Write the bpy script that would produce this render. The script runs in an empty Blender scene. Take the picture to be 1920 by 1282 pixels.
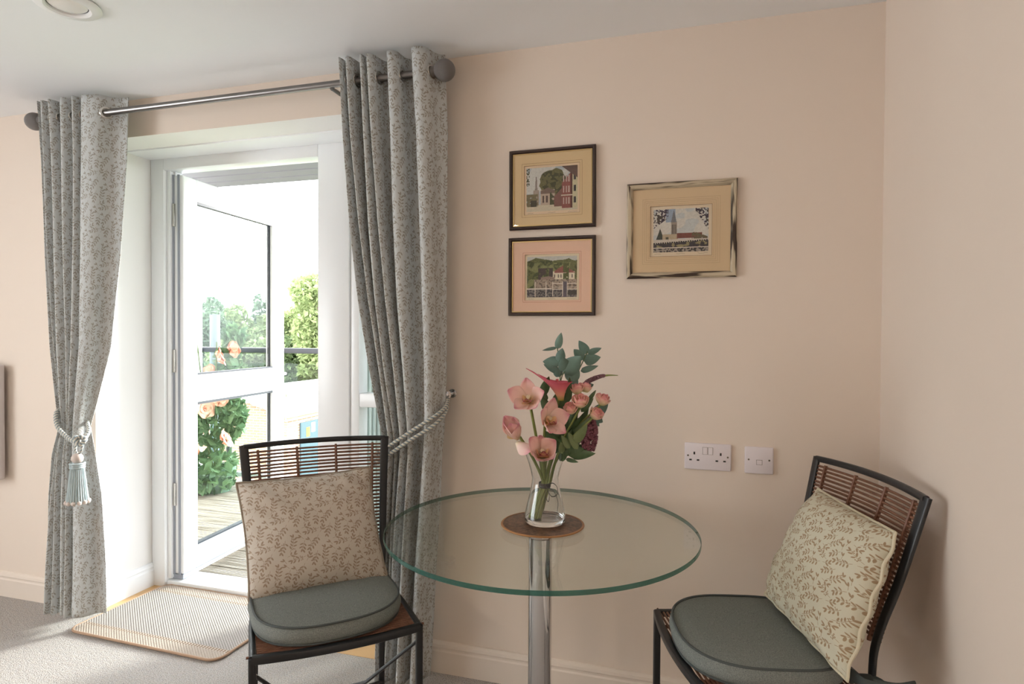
import bpy, bmesh, math, random
import numpy as np
from mathutils import Vector, Matrix, Quaternion
R = math.radians
PI = math.pi
C = bpy.context.scene.collection
sc = bpy.context.scene
random.seed(7)
rng = np.random.default_rng(11)

# ------------------------------------------------------------------ helpers
def srgb(r, g, b):
    f = lambda c: c / 12.92 if c <= .04045 else ((c + .055) / 1.055) ** 2.4
    return (f(r / 255), f(g / 255), f(b / 255), 1)

class NT:
    """tiny node-tree builder"""
    def __init__(s, name):
        s.m = bpy.data.materials.new(name); s.m.use_nodes = True
        s.t = s.m.node_tree; s.t.nodes.clear()
        s.out = s.n('ShaderNodeOutputMaterial')
    def n(s, typ, **kw):
        x = s.t.nodes.new(typ)
        for k, v in kw.items(): setattr(x, k, v)
        return x
    def l(s, a, b): s.t.links.new(a, b)
    def math(s, op, a, b=None, c=None, clamp=False):
        x = s.n('ShaderNodeMath', operation=op); x.use_clamp = clamp
        for i, v in enumerate((a, b, c)):
            if v is None: continue
            if isinstance(v, (int, float)): x.inputs[i].default_value = v
            else: s.l(v, x.inputs[i])
        return x.outputs[0]
    def mix(s, f, a, b):
        x = s.n('ShaderNodeMix', data_type='RGBA')
        for i, v in ((0, f), (6, a), (7, b)):
            if isinstance(v, (int, float, tuple)): x.inputs[i].default_value = v
            else: s.l(v, x.inputs[i])
        return x.outputs[2]
    def noise(s, scale, detail=2, vec=None, rough=.5):
        x = s.n('ShaderNodeTexNoise'); x.inputs['Scale'].default_value = scale
        x.inputs['Detail'].default_value = detail; x.inputs['Roughness'].default_value = rough
        if vec is None: vec = s.n('ShaderNodeTexCoord').outputs['Object']
        s.l(vec, x.inputs['Vector']); return x.outputs['Fac']
    def ramp(s, f, p0, p1):
        x = s.n('ShaderNodeMapRange'); s.l(f, x.inputs[0])
        x.inputs[1].default_value = p0; x.inputs[2].default_value = p1
        return x.outputs[0]
    def bump(s, h, strength=.3, dist=.002):
        x = s.n('ShaderNodeBump'); x.inputs['Strength'].default_value = strength
        x.inputs['Distance'].default_value = dist; s.l(h, x.inputs['Height']); return x.outputs[0]
    def bsdf(s, col, rough=.6, metal=0., normal=None, spec=.5, **kw):
        b = s.n('ShaderNodeBsdfPrincipled')
        if isinstance(col, tuple): b.inputs['Base Color'].default_value = col
        else: s.l(col, b.inputs['Base Color'])
        if isinstance(rough, (int, float)): b.inputs['Roughness'].default_value = rough
        else: s.l(rough, b.inputs['Roughness'])
        b.inputs['Metallic'].default_value = metal
        b.inputs['Specular IOR Level'].default_value = spec
        for k, v in kw.items(): b.inputs[k.replace('_', ' ')].default_value = v
        if normal is not None: s.l(normal, b.inputs['Normal'])
        return b.outputs[0]
    def done(s, sh):
        s.l(sh, s.out.inputs['Surface']); return s.m

def plain(name, col, rough=.6, metal=0., spec=.5, vary=0., vscale=8., bump=0., bscale=200., **kw):
    t = NT(name); c = col
    if vary:
        c = t.mix(t.noise(vscale, 3), tuple(max(0, x * (1 - vary)) for x in col[:3]) + (1,), tuple(min(1, x * (1 + vary)) for x in col[:3]) + (1,))
    nrm = t.bump(t.noise(bscale, 2), bump, .002) if bump else None
    return t.done(t.bsdf(c, rough, metal, nrm, spec, **kw))

def link(o, parent=None):
    C.objects.link(o)
    if parent: o.parent = parent
    return o

def obj(name, bm, mat, parent=None, smooth=True, angle=35):
    me = bpy.data.meshes.new(name)
    if isinstance(bm, bmesh.types.BMesh):
        bmesh.ops.recalc_face_normals(bm, faces=bm.faces[:])
        bm.to_mesh(me); bm.free()
    else:
        v, f = bm[0], bm[1]
        me.from_pydata([tuple(x) for x in v], [], [tuple(x) for x in f])
        if len(bm) > 2 and bm[2] is not None:
            uv = me.uv_layers.new(name='UVMap')
            li = np.empty(len(me.loops), dtype=np.int32); me.loops.foreach_get('vertex_index', li)
            uv.data.foreach_set('uv', np.asarray(bm[2], dtype=np.float32)[li].ravel())
    if smooth:
        me.shade_smooth()
        if angle is not None:
            me.set_sharp_from_angle(angle=R(angle))
    for m in (mat if isinstance(mat, (list, tuple)) else [mat]): me.materials.append(m)
    return link(bpy.data.objects.new(name, me), parent)

def tag(o, label, cat, group=None, kind=None):
    o['label'] = label; o['category'] = cat
    if group: o['group'] = group
    if kind: o['kind'] = kind
    return o

def thing(name, label, cat, loc=(0, 0, 0), rot=(0, 0, 0), group=None):
    o = bpy.data.objects.new(name, None); o.empty_display_size = .05
    link(o); o.location = loc; o.rotation_euler = rot
    return tag(o, label, cat, group)

def struct(o): o['kind'] = 'structure'; return o

def copy_tree(o, parent=None):
    c = o.copy(); C.objects.link(c); c.parent = parent
    for ch in list(o.children): copy_tree(ch, c)
    return c

def BM(): return bmesh.new()

def box(bm, lo, hi, bev=0., seg=2, M=None):
    x0, y0, z0 = lo; x1, y1, z1 = hi
    b2 = bmesh.new()
    bmesh.ops.create_cube(b2, size=1)
    for v in b2.verts:
        v.co = Vector(((x0 + x1) / 2 + v.co.x * (x1 - x0), (y0 + y1) / 2 + v.co.y * (y1 - y0), (z0 + z1) / 2 + v.co.z * (z1 - z0)))
    if bev:
        bmesh.ops.bevel(b2, geom=b2.edges[:], offset=bev, segments=seg, affect='EDGES', profile=.5)
    merge(bm, b2, M); return bm

def merge(bm, b2, M=None):
    if M is not None: b2.transform(M)
    me = bpy.data.meshes.new('t'); b2.to_mesh(me); b2.free(); bm.from_mesh(me); bpy.data.meshes.remove(me)

def sweep(bm, pts, prof, closed=False, cap=True, up=None, scale=None):
    """sweep a 2D profile [(a,b)..] along pts; a along 'side', b along 'up'"""
    pts = [Vector(p) for p in pts]; n = len(pts); rings = []
    T = []
    for i in range(n):
        a = pts[(i - 1) % n] if (closed or i > 0) else pts[i]
        b = pts[(i + 1) % n] if (closed or i < n - 1) else pts[i]
        T.append((b - a).normalized())
    u = Vector(up) if up is not None else (Vector((0, 0, 1)) if abs(T[0].z) < .9 else Vector((0, 1, 0)))
    u = (u - T[0] * u.dot(T[0])).normalized()
    for i in range(n):
        if up is not None and i:
            u2 = Vector(up) - T[i] * Vector(up).dot(T[i])
            if u2.length > .05: u = u2.normalized()
        elif i:
            q = T[i - 1].rotation_difference(T[i]); u = q @ u
            u = (u - T[i] * u.dot(T[i])).normalized()
        s = T[i].cross(u)
        k = 1 if scale is None else (scale[i] if hasattr(scale, '__len__') else scale)
        rings.append([bm.verts.new(pts[i] + s * a * k + u * b * k) for a, b in prof])
    m = len(prof)
    for i in range(n if closed else n - 1):
        r0, r1 = rings[i], rings[(i + 1) % n]
        for j in range(m):
            bm.faces.new((r0[j], r0[(j + 1) % m], r1[(j + 1) % m], r1[j]))
    if cap and not closed:
        bm.faces.new(rings[0][::-1]); bm.faces.new(rings[-1])
    return bm

def circ(r, n=10, ry=None): 
    ry = r if ry is None else ry
    return [(r * math.cos(2 * PI * i / n), ry * math.sin(2 * PI * i / n)) for i in range(n)]
def sup(rx, ry, n=16, p=4.):
    o = []
    for i in range(n):
        a = 2 * PI * (i + .5) / n; c, s = math.cos(a), math.sin(a)
        o.append((rx * math.copysign(abs(c) ** (2 / p), c), ry * math.copysign(abs(s) ** (2 / p), s)))
    return o
def tube(bm, pts, r, n=10, **kw): return sweep(bm, pts, circ(r, n), **kw)

def lathe(bm, prof, n=48, close=False, M=None):
    b2 = bmesh.new(); rings = []
    for r, z in prof:
        if r < 1e-6: rings.append([b2.verts.new((0, 0, z))])
        else: rings.append([b2.verts.new((r * math.cos(2 * PI * i / n), r * math.sin(2 * PI * i / n), z)) for i in range(n)])
    seq = list(zip(rings, rings[1:])) + ([(rings[-1], rings[0])] if close else [])
    for a, b in seq:
        for i in range(n):
            j = (i + 1) % n
            if len(a) == 1 and len(b) == 1: continue
            if len(a) == 1: b2.faces.new((a[0], b[j], b[i]))
            elif len(b) == 1: b2.faces.new((a[i], a[j], b[0]))
            else: b2.faces.new((a[i], a[j], b[j], b[i]))
    merge(bm, b2, M); return bm

def ball(bm, c, r, seg=16, rings=10, scale=(1, 1, 1), M=None):
    b2 = bmesh.new(); bmesh.ops.create_uvsphere(b2, u_segments=seg, v_segments=rings, radius=r)
    b2.transform(Matrix.Translation(c) @ Matrix.Diagonal((*scale, 1)))
    merge(bm, b2, M); return bm

def bez(pts, n=24):
    """Catmull-Rom through pts"""
    P = [Vector(p) for p in pts]; P = [P[0] * 2 - P[1]] + P + [P[-1] * 2 - P[-2]]; out = []
    segs = len(P) - 3; k = max(2, n // segs)
    for i in range(segs):
        a, b, c, d = P[i:i + 4]
        for j in range(k):
            t = j / k
            out.append(.5 * ((2 * b) + (c - a) * t + (2 * a - 5 * b + 4 * c - d) * t * t + (3 * b - a - 3 * c + d) * t ** 3))
    out.append(P[-2].copy()); return out

def grid_faces(nu, nv, wrap=False):
    f = []
    for i in range(nv - 1):
        for j in range(nu if wrap else nu - 1):
            a = i * nu + j; b = i * nu + (j + 1) % nu
            f.append((a, b, b + nu, a + nu))
    return f

# ------------------------------------------------------------------ materials
M = {}
def wall_paint(name, col):
    t = NT(name)
    n = t.noise(3.0, 3)
    c = t.mix(n, tuple(x * .97 for x in col[:3]) + (1,), col)
    return t.done(t.bsdf(c, .75, 0, t.bump(t.noise(350, 2), .06, .001), .3))
WALLC = srgb(228, 214, 201)
M['wall'] = wall_paint('cream_wall_paint', WALLC)
M['ceiling'] = wall_paint('white_ceiling_paint', srgb(238, 239, 241))
M['reveal'] = wall_paint('white_reveal_paint', srgb(238, 236, 234))
M['skirting'] = plain('cream_gloss_paint', srgb(228, 216, 204), .35)
M['upvc'] = plain('white_upvc', srgb(238, 240, 242), .28)
M['upvc_grey'] = plain('grey_upvc_edge', srgb(150, 156, 168), .4)
M['seal'] = plain('black_rubber_seal', srgb(38, 44, 54), .5)
M['wood'] = plain('pale_oak_floor', srgb(205, 165, 115), .45, vary=.12, vscale=6)
M['black'] = plain('black_powder_coat', srgb(28, 30, 34), .38, vary=.08, vscale=30)
M['chrome'] = plain('polished_chrome', srgb(225, 225, 228), .06, 1.)
M['steel'] = plain('brushed_steel', srgb(128, 124, 122), .28, 1.)
M['nickel'] = plain('satin_nickel', srgb(200, 196, 190), .22, 1.)
M['plastic'] = plain('white_socket_plastic', srgb(226, 218, 222), .3)
M['plastic_dark'] = plain('socket_hole_black', srgb(14, 14, 16), .5)
M['screw'] = plain('screw_steel', srgb(120, 112, 104), .35, .9)
M['frame_brown'] = plain('dark_brown_frame', srgb(44, 28, 25), .4, vary=.2, vscale=40)
M['gilt'] = plain('gilt_slip', srgb(196, 172, 122), .35, .6)
M['white_paint'] = plain('white_metal_paint', srgb(235, 235, 236), .35)
M['bulb'] = plain('frosted_bulb_glass', srgb(232, 228, 224), .25)
M['screen'] = plain('dark_screen', srgb(24, 18, 22), .12)
M['silver'] = plain('silver_bezel', srgb(205, 200, 202), .3, .3)

def carpet_mat():
    t = NT('beige_loop_carpet')
    a = t.noise(230, 3); b = t.noise(60, 3); d = t.noise(5, 2)
    c = t.mix(t.ramp(a, .3, .7), srgb(132, 126, 121), srgb(210, 206, 203))
    c = t.mix(t.math('MULTIPLY', t.ramp(b, .35, .65), .35), c, srgb(190, 178, 166))
    h = t.math('ADD', a, t.math('MULTIPLY', b, .8))
    return t.done(t.bsdf(c, .95, 0, t.bump(h, .9, .006), .1))
M['carpet'] = carpet_mat()

def thin_glass(name, tint, fres=1.0, rough=0.0):
    """single pane sheet: transparency plus fresnel reflection"""
    t = NT(name)
    tr = t.n('ShaderNodeBsdfTransparent'); tr.inputs[0].default_value = tint
    gl = t.n('ShaderNodeBsdfGlossy'); gl.inputs['Roughness'].default_value = rough
    ge = t.n('ShaderNodeNewGeometry'); dt = t.n('ShaderNodeVectorMath', operation='DOT_PRODUCT')
    t.l(ge.outputs['Incoming'], dt.inputs[0]); t.l(ge.outputs['Normal'], dt.inputs[1])
    p5 = t.math('POWER', t.math('SUBTRACT', 1, t.math('ABSOLUTE', dt.outputs['Value'])), 5)
    f_ = t.math('MULTIPLY', t.math('ADD', t.math('MULTIPLY', p5, .96), .04), fres)
    mx = t.n('ShaderNodeMixShader'); t.l(f_, mx.inputs[0])
    t.l(tr.outputs[0], mx.inputs[1]); t.l(gl.outputs[0], mx.inputs[2])
    return t.done(mx.outputs[0])
M['pane'] = thin_glass('window_glass', (.975, .985, .98, 1), .25)
M['balustrade'] = thin_glass('balustrade_glass', (.9, .95, .935, 1), .4)
M['picture_glass'] = thin_glass('picture_glass', (.97, .96, .95, 1), .45)
M['top_glass'] = thin_glass('table_glass_face', (.955, .975, .95, 1), .9)
M['vase_glass'] = thin_glass('vase_glass', (.965, .97, .97, 1), .9)
t = NT('table_glass_edge')
g1 = t.bsdf(srgb(38, 92, 84), .08, 0, None, .6)
tr = t.n('ShaderNodeBsdfTransparent'); tr.inputs[0].default_value = srgb(120, 170, 158)
mx = t.n('ShaderNodeMixShader'); mx.inputs[0].default_value = .35
t.l(g1, mx.inputs[1]); t.l(tr.outputs[0], mx.inputs[2]); M['glass_edge'] = t.done(mx.outputs[0])

# ---- leaf-sprig print (periodic tile built from small lens shapes in UV metres)
def sprig_elements(seed):
    r = random.Random(seed); E = []; C = []
    def td(a, b):
        dx = abs(a[0] - b[0]) % 1; dy = abs(a[1] - b[1]) % 1
        return math.hypot(min(dx, 1 - dx), min(dy, 1 - dy))
    LA, LB = .064, .025
    for trial in range(900):
        if len(E) > 104: break
        x, y, a = r.random(), r.random(), r.uniform(0, 6.28); bend = r.uniform(-.22, .22)
        el, ce, n = [], [], r.choice((3, 4, 4, 5)) if trial < 300 else r.choice((1, 2, 2))
        for s in range(n):
            L = .098; dx, dy = math.cos(a), math.sin(a)
            el.append((x + dx * L / 2, y + dy * L / 2, a, L * .56, .0062)); ce.append((x + dx * L / 2, y + dy * L / 2, .045))
            x += dx * L; y += dy * L
            for sd in (1, -1):
                la = a + sd * r.uniform(.65, .95); k = r.uniform(.8, 1.05); d = LA * k + .016
                if s == n - 1 and sd == -1: la = a; d = LA * k
                if s < n - 1 and r.random() < .16:
                    for q in range(3):
                        px, py = x + math.cos(la) * (.03 + .032 * q), y + math.sin(la) * (.03 + .032 * q)
                        el.append((px + .018 * math.cos(la + 1.6) * (q % 2 * 2 - 1), py + .018 * math.sin(la + 1.6) * (q % 2 * 2 - 1), la, .017, .013))
                    el.append((x + math.cos(la) * .055, y + math.sin(la) * .055, la, .055, .005)); ce.append((x + math.cos(la) * .07, y + math.sin(la) * .07, .05))
                else:
                    el.append((x + math.cos(la) * d, y + math.sin(la) * d, la, LA * k, LB * k)); ce.append((x + math.cos(la) * d, y + math.sin(la) * d, .056))
            a += bend
        if all(td(c, o) > .8 * (c[2] + o[2]) for c in ce for o in C): E += el; C += ce
    out = []
    for (x, y, a, la, lb) in E:
        x %= 1; y %= 1
        for ox in (-1, 0, 1):
            for oy in (-1, 0, 1):
                X, Y = x + ox, y + oy
                ex = math.hypot(la * math.cos(a), lb * math.sin(a)); ey = math.hypot(la * math.sin(a), lb * math.cos(a))
                if -ex < X < 1 + ex and -ey < Y < 1 + ey: out.append((X, Y, a, la, lb))
    return out

def sprig_group():
    g = bpy.data.node_groups.new('leaf_sprig_print', 'ShaderNodeTree')
    g.interface.new_socket('Vector', in_out='INPUT', socket_type='NodeSocketVector')
    g.interface.new_socket('Fac', in_out='OUTPUT', socket_type='NodeSocketFloat')
    gi = g.nodes.new('NodeGroupInput'); go = g.nodes.new('NodeGroupOutput')
    fr = g.nodes.new('ShaderNodeVectorMath'); fr.operation = 'FRACTION'; g.links.new(gi.outputs[0], fr.inputs[0])
    acc = None
    for (x, y, a, la, lb) in sprig_elements(1):
        mp = g.nodes.new('ShaderNodeMapping'); mp.vector_type = 'TEXTURE'
        mp.inputs['Location'].default_value = (x, y, 0); mp.inputs['Rotation'].default_value = (0, 0, a)
        mp.inputs['Scale'].default_value = (la, lb, 1)
        if acc is None: g.links.new(fr.outputs[0], mp.inputs[0])
        else:          # evaluated one after the other, so the shader stack stays small
            ma = g.nodes.new('ShaderNodeVectorMath'); ma.operation = 'MULTIPLY_ADD'; ma.inputs[1].default_value = (0, 0, 0)
            g.links.new(acc, ma.inputs[0]); g.links.new(fr.outputs[0], ma.inputs[2]); g.links.new(ma.outputs[0], mp.inputs[0])
        ln = g.nodes.new('ShaderNodeVectorMath'); ln.operation = 'LENGTH'; g.links.new(mp.outputs[0], ln.inputs[0])
        if acc is None: acc = ln.outputs['Value']
        else:
            mn = g.nodes.new('ShaderNodeMath'); mn.operation = 'MINIMUM'
            g.links.new(acc, mn.inputs[0]); g.links.new(ln.outputs['Value'], mn.inputs[1]); acc = mn.outputs[0]
    mr = g.nodes.new('ShaderNodeMapRange'); g.links.new(acc, mr.inputs[0])
    mr.inputs[1].default_value = 1.12; mr.inputs[2].default_value = .88
    g.links.new(mr.outputs[0], go.inputs[0])
    return g
SPRIG = sprig_group()

def print_fabric(name, base, ink, tile, rot, translucent=0.):
    t = NT(name)
    uv = t.n('ShaderNodeUVMap'); mp = t.n('ShaderNodeMapping')
    mp.inputs['Scale'].default_value = (1 / tile, 1 / tile, 1); mp.inputs['Rotation'].default_value = (0, 0, rot)
    t.l(uv.outputs[0], mp.inputs[0])
    gp = t.n('ShaderNodeGroup'); gp.node_tree = SPRIG; t.l(mp.outputs[0], gp.inputs[0])
    wv = t.noise(900, 1, uv.outputs[0])
    b = t.mix(wv, tuple(x * .93 for x in base[:3]) + (1,), base)
    c = t.mix(gp.outputs[0], b, ink)
    nrm = t.bump(wv, .15, .001)
    sh = t.bsdf(c, .85, 0, nrm, .15)
    if translucent:
        tl = t.n('ShaderNodeBsdfTranslucent'); t.l(c, tl.inputs[0])
        mx = t.n('ShaderNodeMixShader'); mx.inputs[0].default_value = translucent
        t.l(sh, mx.inputs[1]); t.l(tl.outputs[0], mx.inputs[2]); sh = mx.outputs[0]
    return t.done(sh)
M['curtain'] = print_fabric('leaf_print_curtain_cloth', srgb(204, 207, 207), srgb(160, 155, 147), .112, .4, .12)
M['cushion'] = print_fabric('leaf_print_cushion_cloth', srgb(198, 190, 179), srgb(156, 138, 121), .104, .5)
M['cushion_pale'] = print_fabric('leaf_print_cushion_cloth_pale', srgb(202, 198, 178), srgb(156, 134, 108), .098, 1.1)
M['piping'] = plain('taupe_piping', srgb(150, 138, 124), .8)
M['piping_cream'] = plain('cream_piping', srgb(204, 196, 172), .85)
def pad_mat():
    t = NT('grey_canvas_weave')
    n = t.noise(520, 2); m = t.noise(90, 3)
    c = t.mix(t.ramp(n, .3, .7), srgb(98, 104, 102), srgb(144, 148, 144))
    c = t.mix(t.math('MULTIPLY', m, .3), c, srgb(104, 110, 110))
    return t.done(t.bsdf(c, .9, 0, t.bump(n, .25, .001), .1))
M['pad'] = pad_mat()
M['pad_piping'] = plain('dark_grey_piping', srgb(74, 80, 80), .85)
t = NT('brown_rattan')
c = t.mix(t.noise(60, 3), srgb(86, 54, 40), srgb(138, 96, 74)); M['rattan'] = t.done(t.bsdf(c, .5, 0, None, .4))
t = NT('rope_blue_cream')
uv = t.n('ShaderNodeUVMap'); sx = t.n('ShaderNodeSeparateXYZ'); t.l(uv.outputs[0], sx.inputs[0])
f = t.math('FRACT', t.math('ADD', t.math('MULTIPLY', sx.outputs[1], 70), t.math('MULTIPLY', sx.outputs[0], 2)))
c = t.mix(t.math('GREATER_THAN', f, .5), srgb(132, 142, 146), srgb(206, 202, 190)); M['rope'] = t.done(t.bsdf(c, .7, 0, None, .3))
t = NT('tassel_thread')
co = t.n('ShaderNodeTexCoord'); mp = t.n('ShaderNodeMapping'); mp.inputs['Scale'].default_value = (300, 300, 4); t.l(co.outputs['Object'], mp.inputs[0])
n = t.noise(1, 2, mp.outputs[0]); c = t.mix(n, srgb(120, 140, 148), srgb(206, 216, 216)); M['tassel'] = t.done(t.bsdf(c, .6, 0, t.bump(n, .4, .002), .3))
M['tassel_pink'] = plain('pink_beige_thread', srgb(204, 190, 182), .6)

# ------------------------------------------------------------------ camera
P_F, P_PITCH, P_ROLL, P_YAW, P_H, P_D = 1150, -.0155, .0054, -.2879, 1.3386, 2.2278
cy, sy, cp, sp = math.cos(P_YAW), math.sin(P_YAW), math.cos(P_PITCH), math.sin(P_PITCH)
fw = Vector((sy * cp, cy * cp, sp)); rt = Vector((cy, -sy, 0)); up = rt.cross(fw)
cr, sr = math.cos(P_ROLL), math.sin(P_ROLL)
r2 = rt * cr + up * sr; u2 = up * cr - rt * sr
cam = bpy.data.cameras.new('camera'); co = bpy.data.objects.new('camera', cam); C.objects.link(co)
cam.sensor_width = 36; cam.lens = 36 * P_F / 1920; cam.clip_start = .02; cam.clip_end = 300
mw = Matrix((r2, u2, -fw)).transposed().to_4x4(); mw.translation = (0, -P_D, P_H); co.matrix_world = mw
sc.camera = co

# ------------------------------------------------------------------ room shell
ZC, XR, XL, YB = 2.4, .578, -4.5, -5.2
OX0, OX1, OZ = -2.72, -1.0, 2.23          # door recess in the back wall
WT = .34                                   # wall thickness
struct(obj('floor', box(BM(), (XL, YB, -.06), (XR, 0, 0)), M['carpet'], smooth=False))
struct(obj('ceiling', box(BM(), (XL, YB, ZC), (XR, 0, ZC + .12)), M['ceiling'], smooth=False))
bm = BM(); box(bm, (XL - .1, 0, -.06), (OX0, WT, ZC + .12)); box(bm, (OX1, 0, -.06), (XR + .12, WT, ZC + .12)); box(bm, (OX0, 0, OZ), (OX1, WT, ZC + .12))
wb = struct(obj('wall_back', bm, [M['wall'], M['reveal']], smooth=False))
for p in wb.data.polygons:                 # the recess faces carry the brighter reveal paint
    c = p.center
    if 0.01 < c.y < WT - .01 and (abs(c.x - OX0) < .01 or abs(c.x - OX1) < .01 or (abs(c.z - OZ) < .01)): p.material_index = 1
struct(obj('wall_right', box(BM(), (XR, YB, -.06), (XR + .12, 0, ZC + .12)), M['wall'], smooth=False))
# left wall with a tall window, front wall (behind the viewer) with a second window
bm = BM()
box(bm, (XL - .12, YB, -.06), (XL, -3.6, ZC + .12)); box(bm, (XL - .12, -1.5, -.06), (XL, 0, ZC + .12))
box(bm, (XL - .12, -3.6, -.06), (XL, -1.5, .5)); box(bm, (XL - .12, -3.6, 2.2), (XL, -1.5, ZC + .12))
struct(obj('wall_left', bm, M['wall'], smooth=False))
bm = BM(); box(bm, (XL - .12, YB - .12, -.06), (XR + .12, YB, ZC + .12))
struct(obj('wall_front', bm, M['wall'], smooth=False))
bm = BM(); box(bm, (XL - .09, -3.6, .5), (XL - .03, -1.5, .57)); box(bm, (XL - .09, -3.6, 2.13), (XL - .03, -1.5, 2.2))
for y in (-3.6, -2.585, -1.57): box(bm, (XL - .09, y, .57), (XL - .03, y + .07, 2.13))
w2 = struct(obj('window_2', bm, M['upvc'], smooth=False))
bm = BM(); box(bm, (XL - .062, -3.55, .55), (XL - .056, -1.52, 2.15)); obj('pane', bm, M['pane'], w2, False)

def skirt_profile(h=.122):
    return [(0, 0), (.016, 0), (.016, h - .038), (.0125, h - .032), (.0125, h - .026), (.015, h - .02), (.013, h - .01), (.006, h - .002), (0, h)]
def skirting(name, a, b, normal):
    bm = BM(); a, b, nn = Vector(a), Vector(b), Vector(normal)
    r = [[bm.verts.new(p + nn * x + Vector((0, 0, z))) for x, z in skirt_profile()] for p in (a, b)]
    m = len(r[0])
    for j in range(m): bm.faces.new((r[0][j], r[0][(j + 1) % m], r[1][(j + 1) % m], r[1][j]))
    bm.faces.new(r[0][::-1]); bm.faces.new(r[1])
    return struct(obj(name, bm, M['skirting'], smooth=False))
skirting('baseboard_left', (XL, 0, 0), (OX0 + .0, 0, 0), (0, -1, 0))
skirting('baseboard_right', (OX1, 0, 0), (XR, 0, 0), (0, -1, 0))
skirting('baseboard_side', (XR, 0, 0), (XR, YB, 0), (-1, 0, 0))
skirting('baseboard_reveal', (OX0, -.015, 0), (OX0, .31, 0), (1, 0, 0)).data.materials[0] = M['upvc']
struct(obj('trim_1', box(BM(), (OX0, .165, OZ - .006), (OX1, .31, OZ)), M['upvc'], smooth=False))
# pale wood floor of the recess
struct(obj('trim_2', box(BM(), (OX0, 0, -.05), (OX1, .33, .002), .001, 1), M['wood'], smooth=False))

# ------------------------------------------------------------------ balcony door (open outwards)
FY0, FY1 = .31, .40
door = bpy.data.objects.new('door_1', None); link(door); struct(door); door.location = (0, 0, 0)
bm = BM()
box(bm, (OX0, FY0, 0), (-2.635, FY1, OZ), .006); box(bm, (-1.718, FY0, 0), (-1.548, FY1, OZ), .006)
box(bm, (-2.635, FY0, 2.168), (-1.718, FY1, OZ), .004)
box(bm, (-2.635, FY0 + .02, .04), (-2.612, FY1, 2.168), .003); box(bm, (-2.612, FY0 + .045, .04), (-2.602, FY1, 2.168), .002)
box(bm, (-1.735, FY0 + .04, .04), (-1.718, FY1, 2.168), .003)
obj('door_frame', bm, M['upvc'], door)
bm = BM(); box(bm, (OX0 + .02, .325, .002), (-1.6, .47, .03), .006); box(bm, (OX0 + .02, .47, .002), (-1.6, .50, .018), .004)
obj('threshold', bm, M['upvc'], door)
bm = BM()
for z in (.42, 1.12, 1.88): box(bm, (-2.612, FY0 + .030, z), (-2.596, FY0 + .05, z + .12), .003)
obj('hinge', bm, M['nickel'], door)
leaf = bpy.data.objects.new('door_leaf', None)
LW, LT, Z0, Z1 = .925, .07, .058, 2.15
bm = BM()
def rail(x0, x1, z0, z1): box(bm, (x0, 0, z0), (x1, LT, z1), .012, 3)
st = .105
rail(0, st, Z0, Z1); rail(LW - st, LW, Z0, Z1); rail(st - .01, LW - st + .01, Z1 - .105, Z1); rail(st - .01, LW - st + .01, .965, 1.088); rail(st - .01, LW - st + .01, Z0, .165)
lf = obj('door_leaf', bm, M['upvc'], door)
lf.location = (-2.552, .352, 0); lf.rotation_euler = (0, 0, R(94.5))
bm = BM()                                    # slanted glazing beads
for (za, zb) in ((1.088, Z1 - .105), (.165, .965)):
    for (x0, x1, z0, z1) in ((st, st + .014, za, zb), (LW - st - .014, LW - st, za, zb), (st, LW - st, za, za + .014), (st, LW - st, zb - .014, zb)):
        box(bm, (x0, .01, z0), (x1, .06, z1), .004, 1)
obj('glazing_bead', bm, M['upvc'], lf)
bm = BM()
for (za, zb) in ((1.088, Z1 - .105), (.165, .965)):
    for y in (.027, .043): box(bm, (st + .012, y, za + .012), (LW - st - .012, y + .002, zb - .012))
obj('pane', bm, M['pane'], lf, False)
bm = BM()
for (za, zb) in ((1.088, Z1 - .105), (.165, .965)):
    box(bm, (LW - st - .024, .029, za + .012), (LW - st - .012, .043, zb - .012)); box(bm, (st + .012, .029, za + .012), (st + .02, .043, zb - .012))
    box(bm, (st + .012, .012, zb - .026), (LW - st - .012, .043, zb - .012)); box(bm, (st + .012, .012, za + .012), (LW - st - .012, .043, za + .022))  # top and bottom bars draw in the shadow line of the beads
obj('spacer_and_bead_shade', bm, M['seal'], lf, False)
bm = BM(); box(bm, (-.004, .018, Z0), (.001, .03, Z1)); box(bm, (-.004, .05, Z0), (.001, .068, Z1), 0); box(bm, (0, .004, Z0 - .022), (LW, LT - .004, Z0))
obj('edge_seal', bm, M['upvc_grey'], lf, False)
bm = BM(); box(bm, (-.012, .062, Z0), (.004, .082, Z1 + .01)); obj('gasket', bm, M['seal'], lf, False)
bm = BM(); box(bm, (LW - .075, -.008, .93), (LW - .035, 0, 1.15), .004)
tube(bm, [(LW - .055, 0, 1.06), (LW - .055, -.035, 1.06), (LW - .06, -.045, 1.06), (LW - .16, -.05, 1.06)], .009, 10)
obj('handle', bm, M['white_paint'], lf)
bm = BM(); tube(bm, [(LW - .055, -.005, .985), (LW - .055, -.04, .985)], .005, 8); lathe(bm, [(.0, 0), (.011, 0), (.011, .003), (0, .003)], 16, M=Matrix.Translation((LW - .055, -.045, .985)) @ Matrix.Rotation(R(90), 4, 'X'))
box(bm, (LW - .06, -.046, .945), (LW - .05, -.043, .98), .001); box(bm, (LW - .064, -.05, .905), (LW - .05, -.046, .948), .002)
obj('key', bm, M['nickel'], lf)

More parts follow.
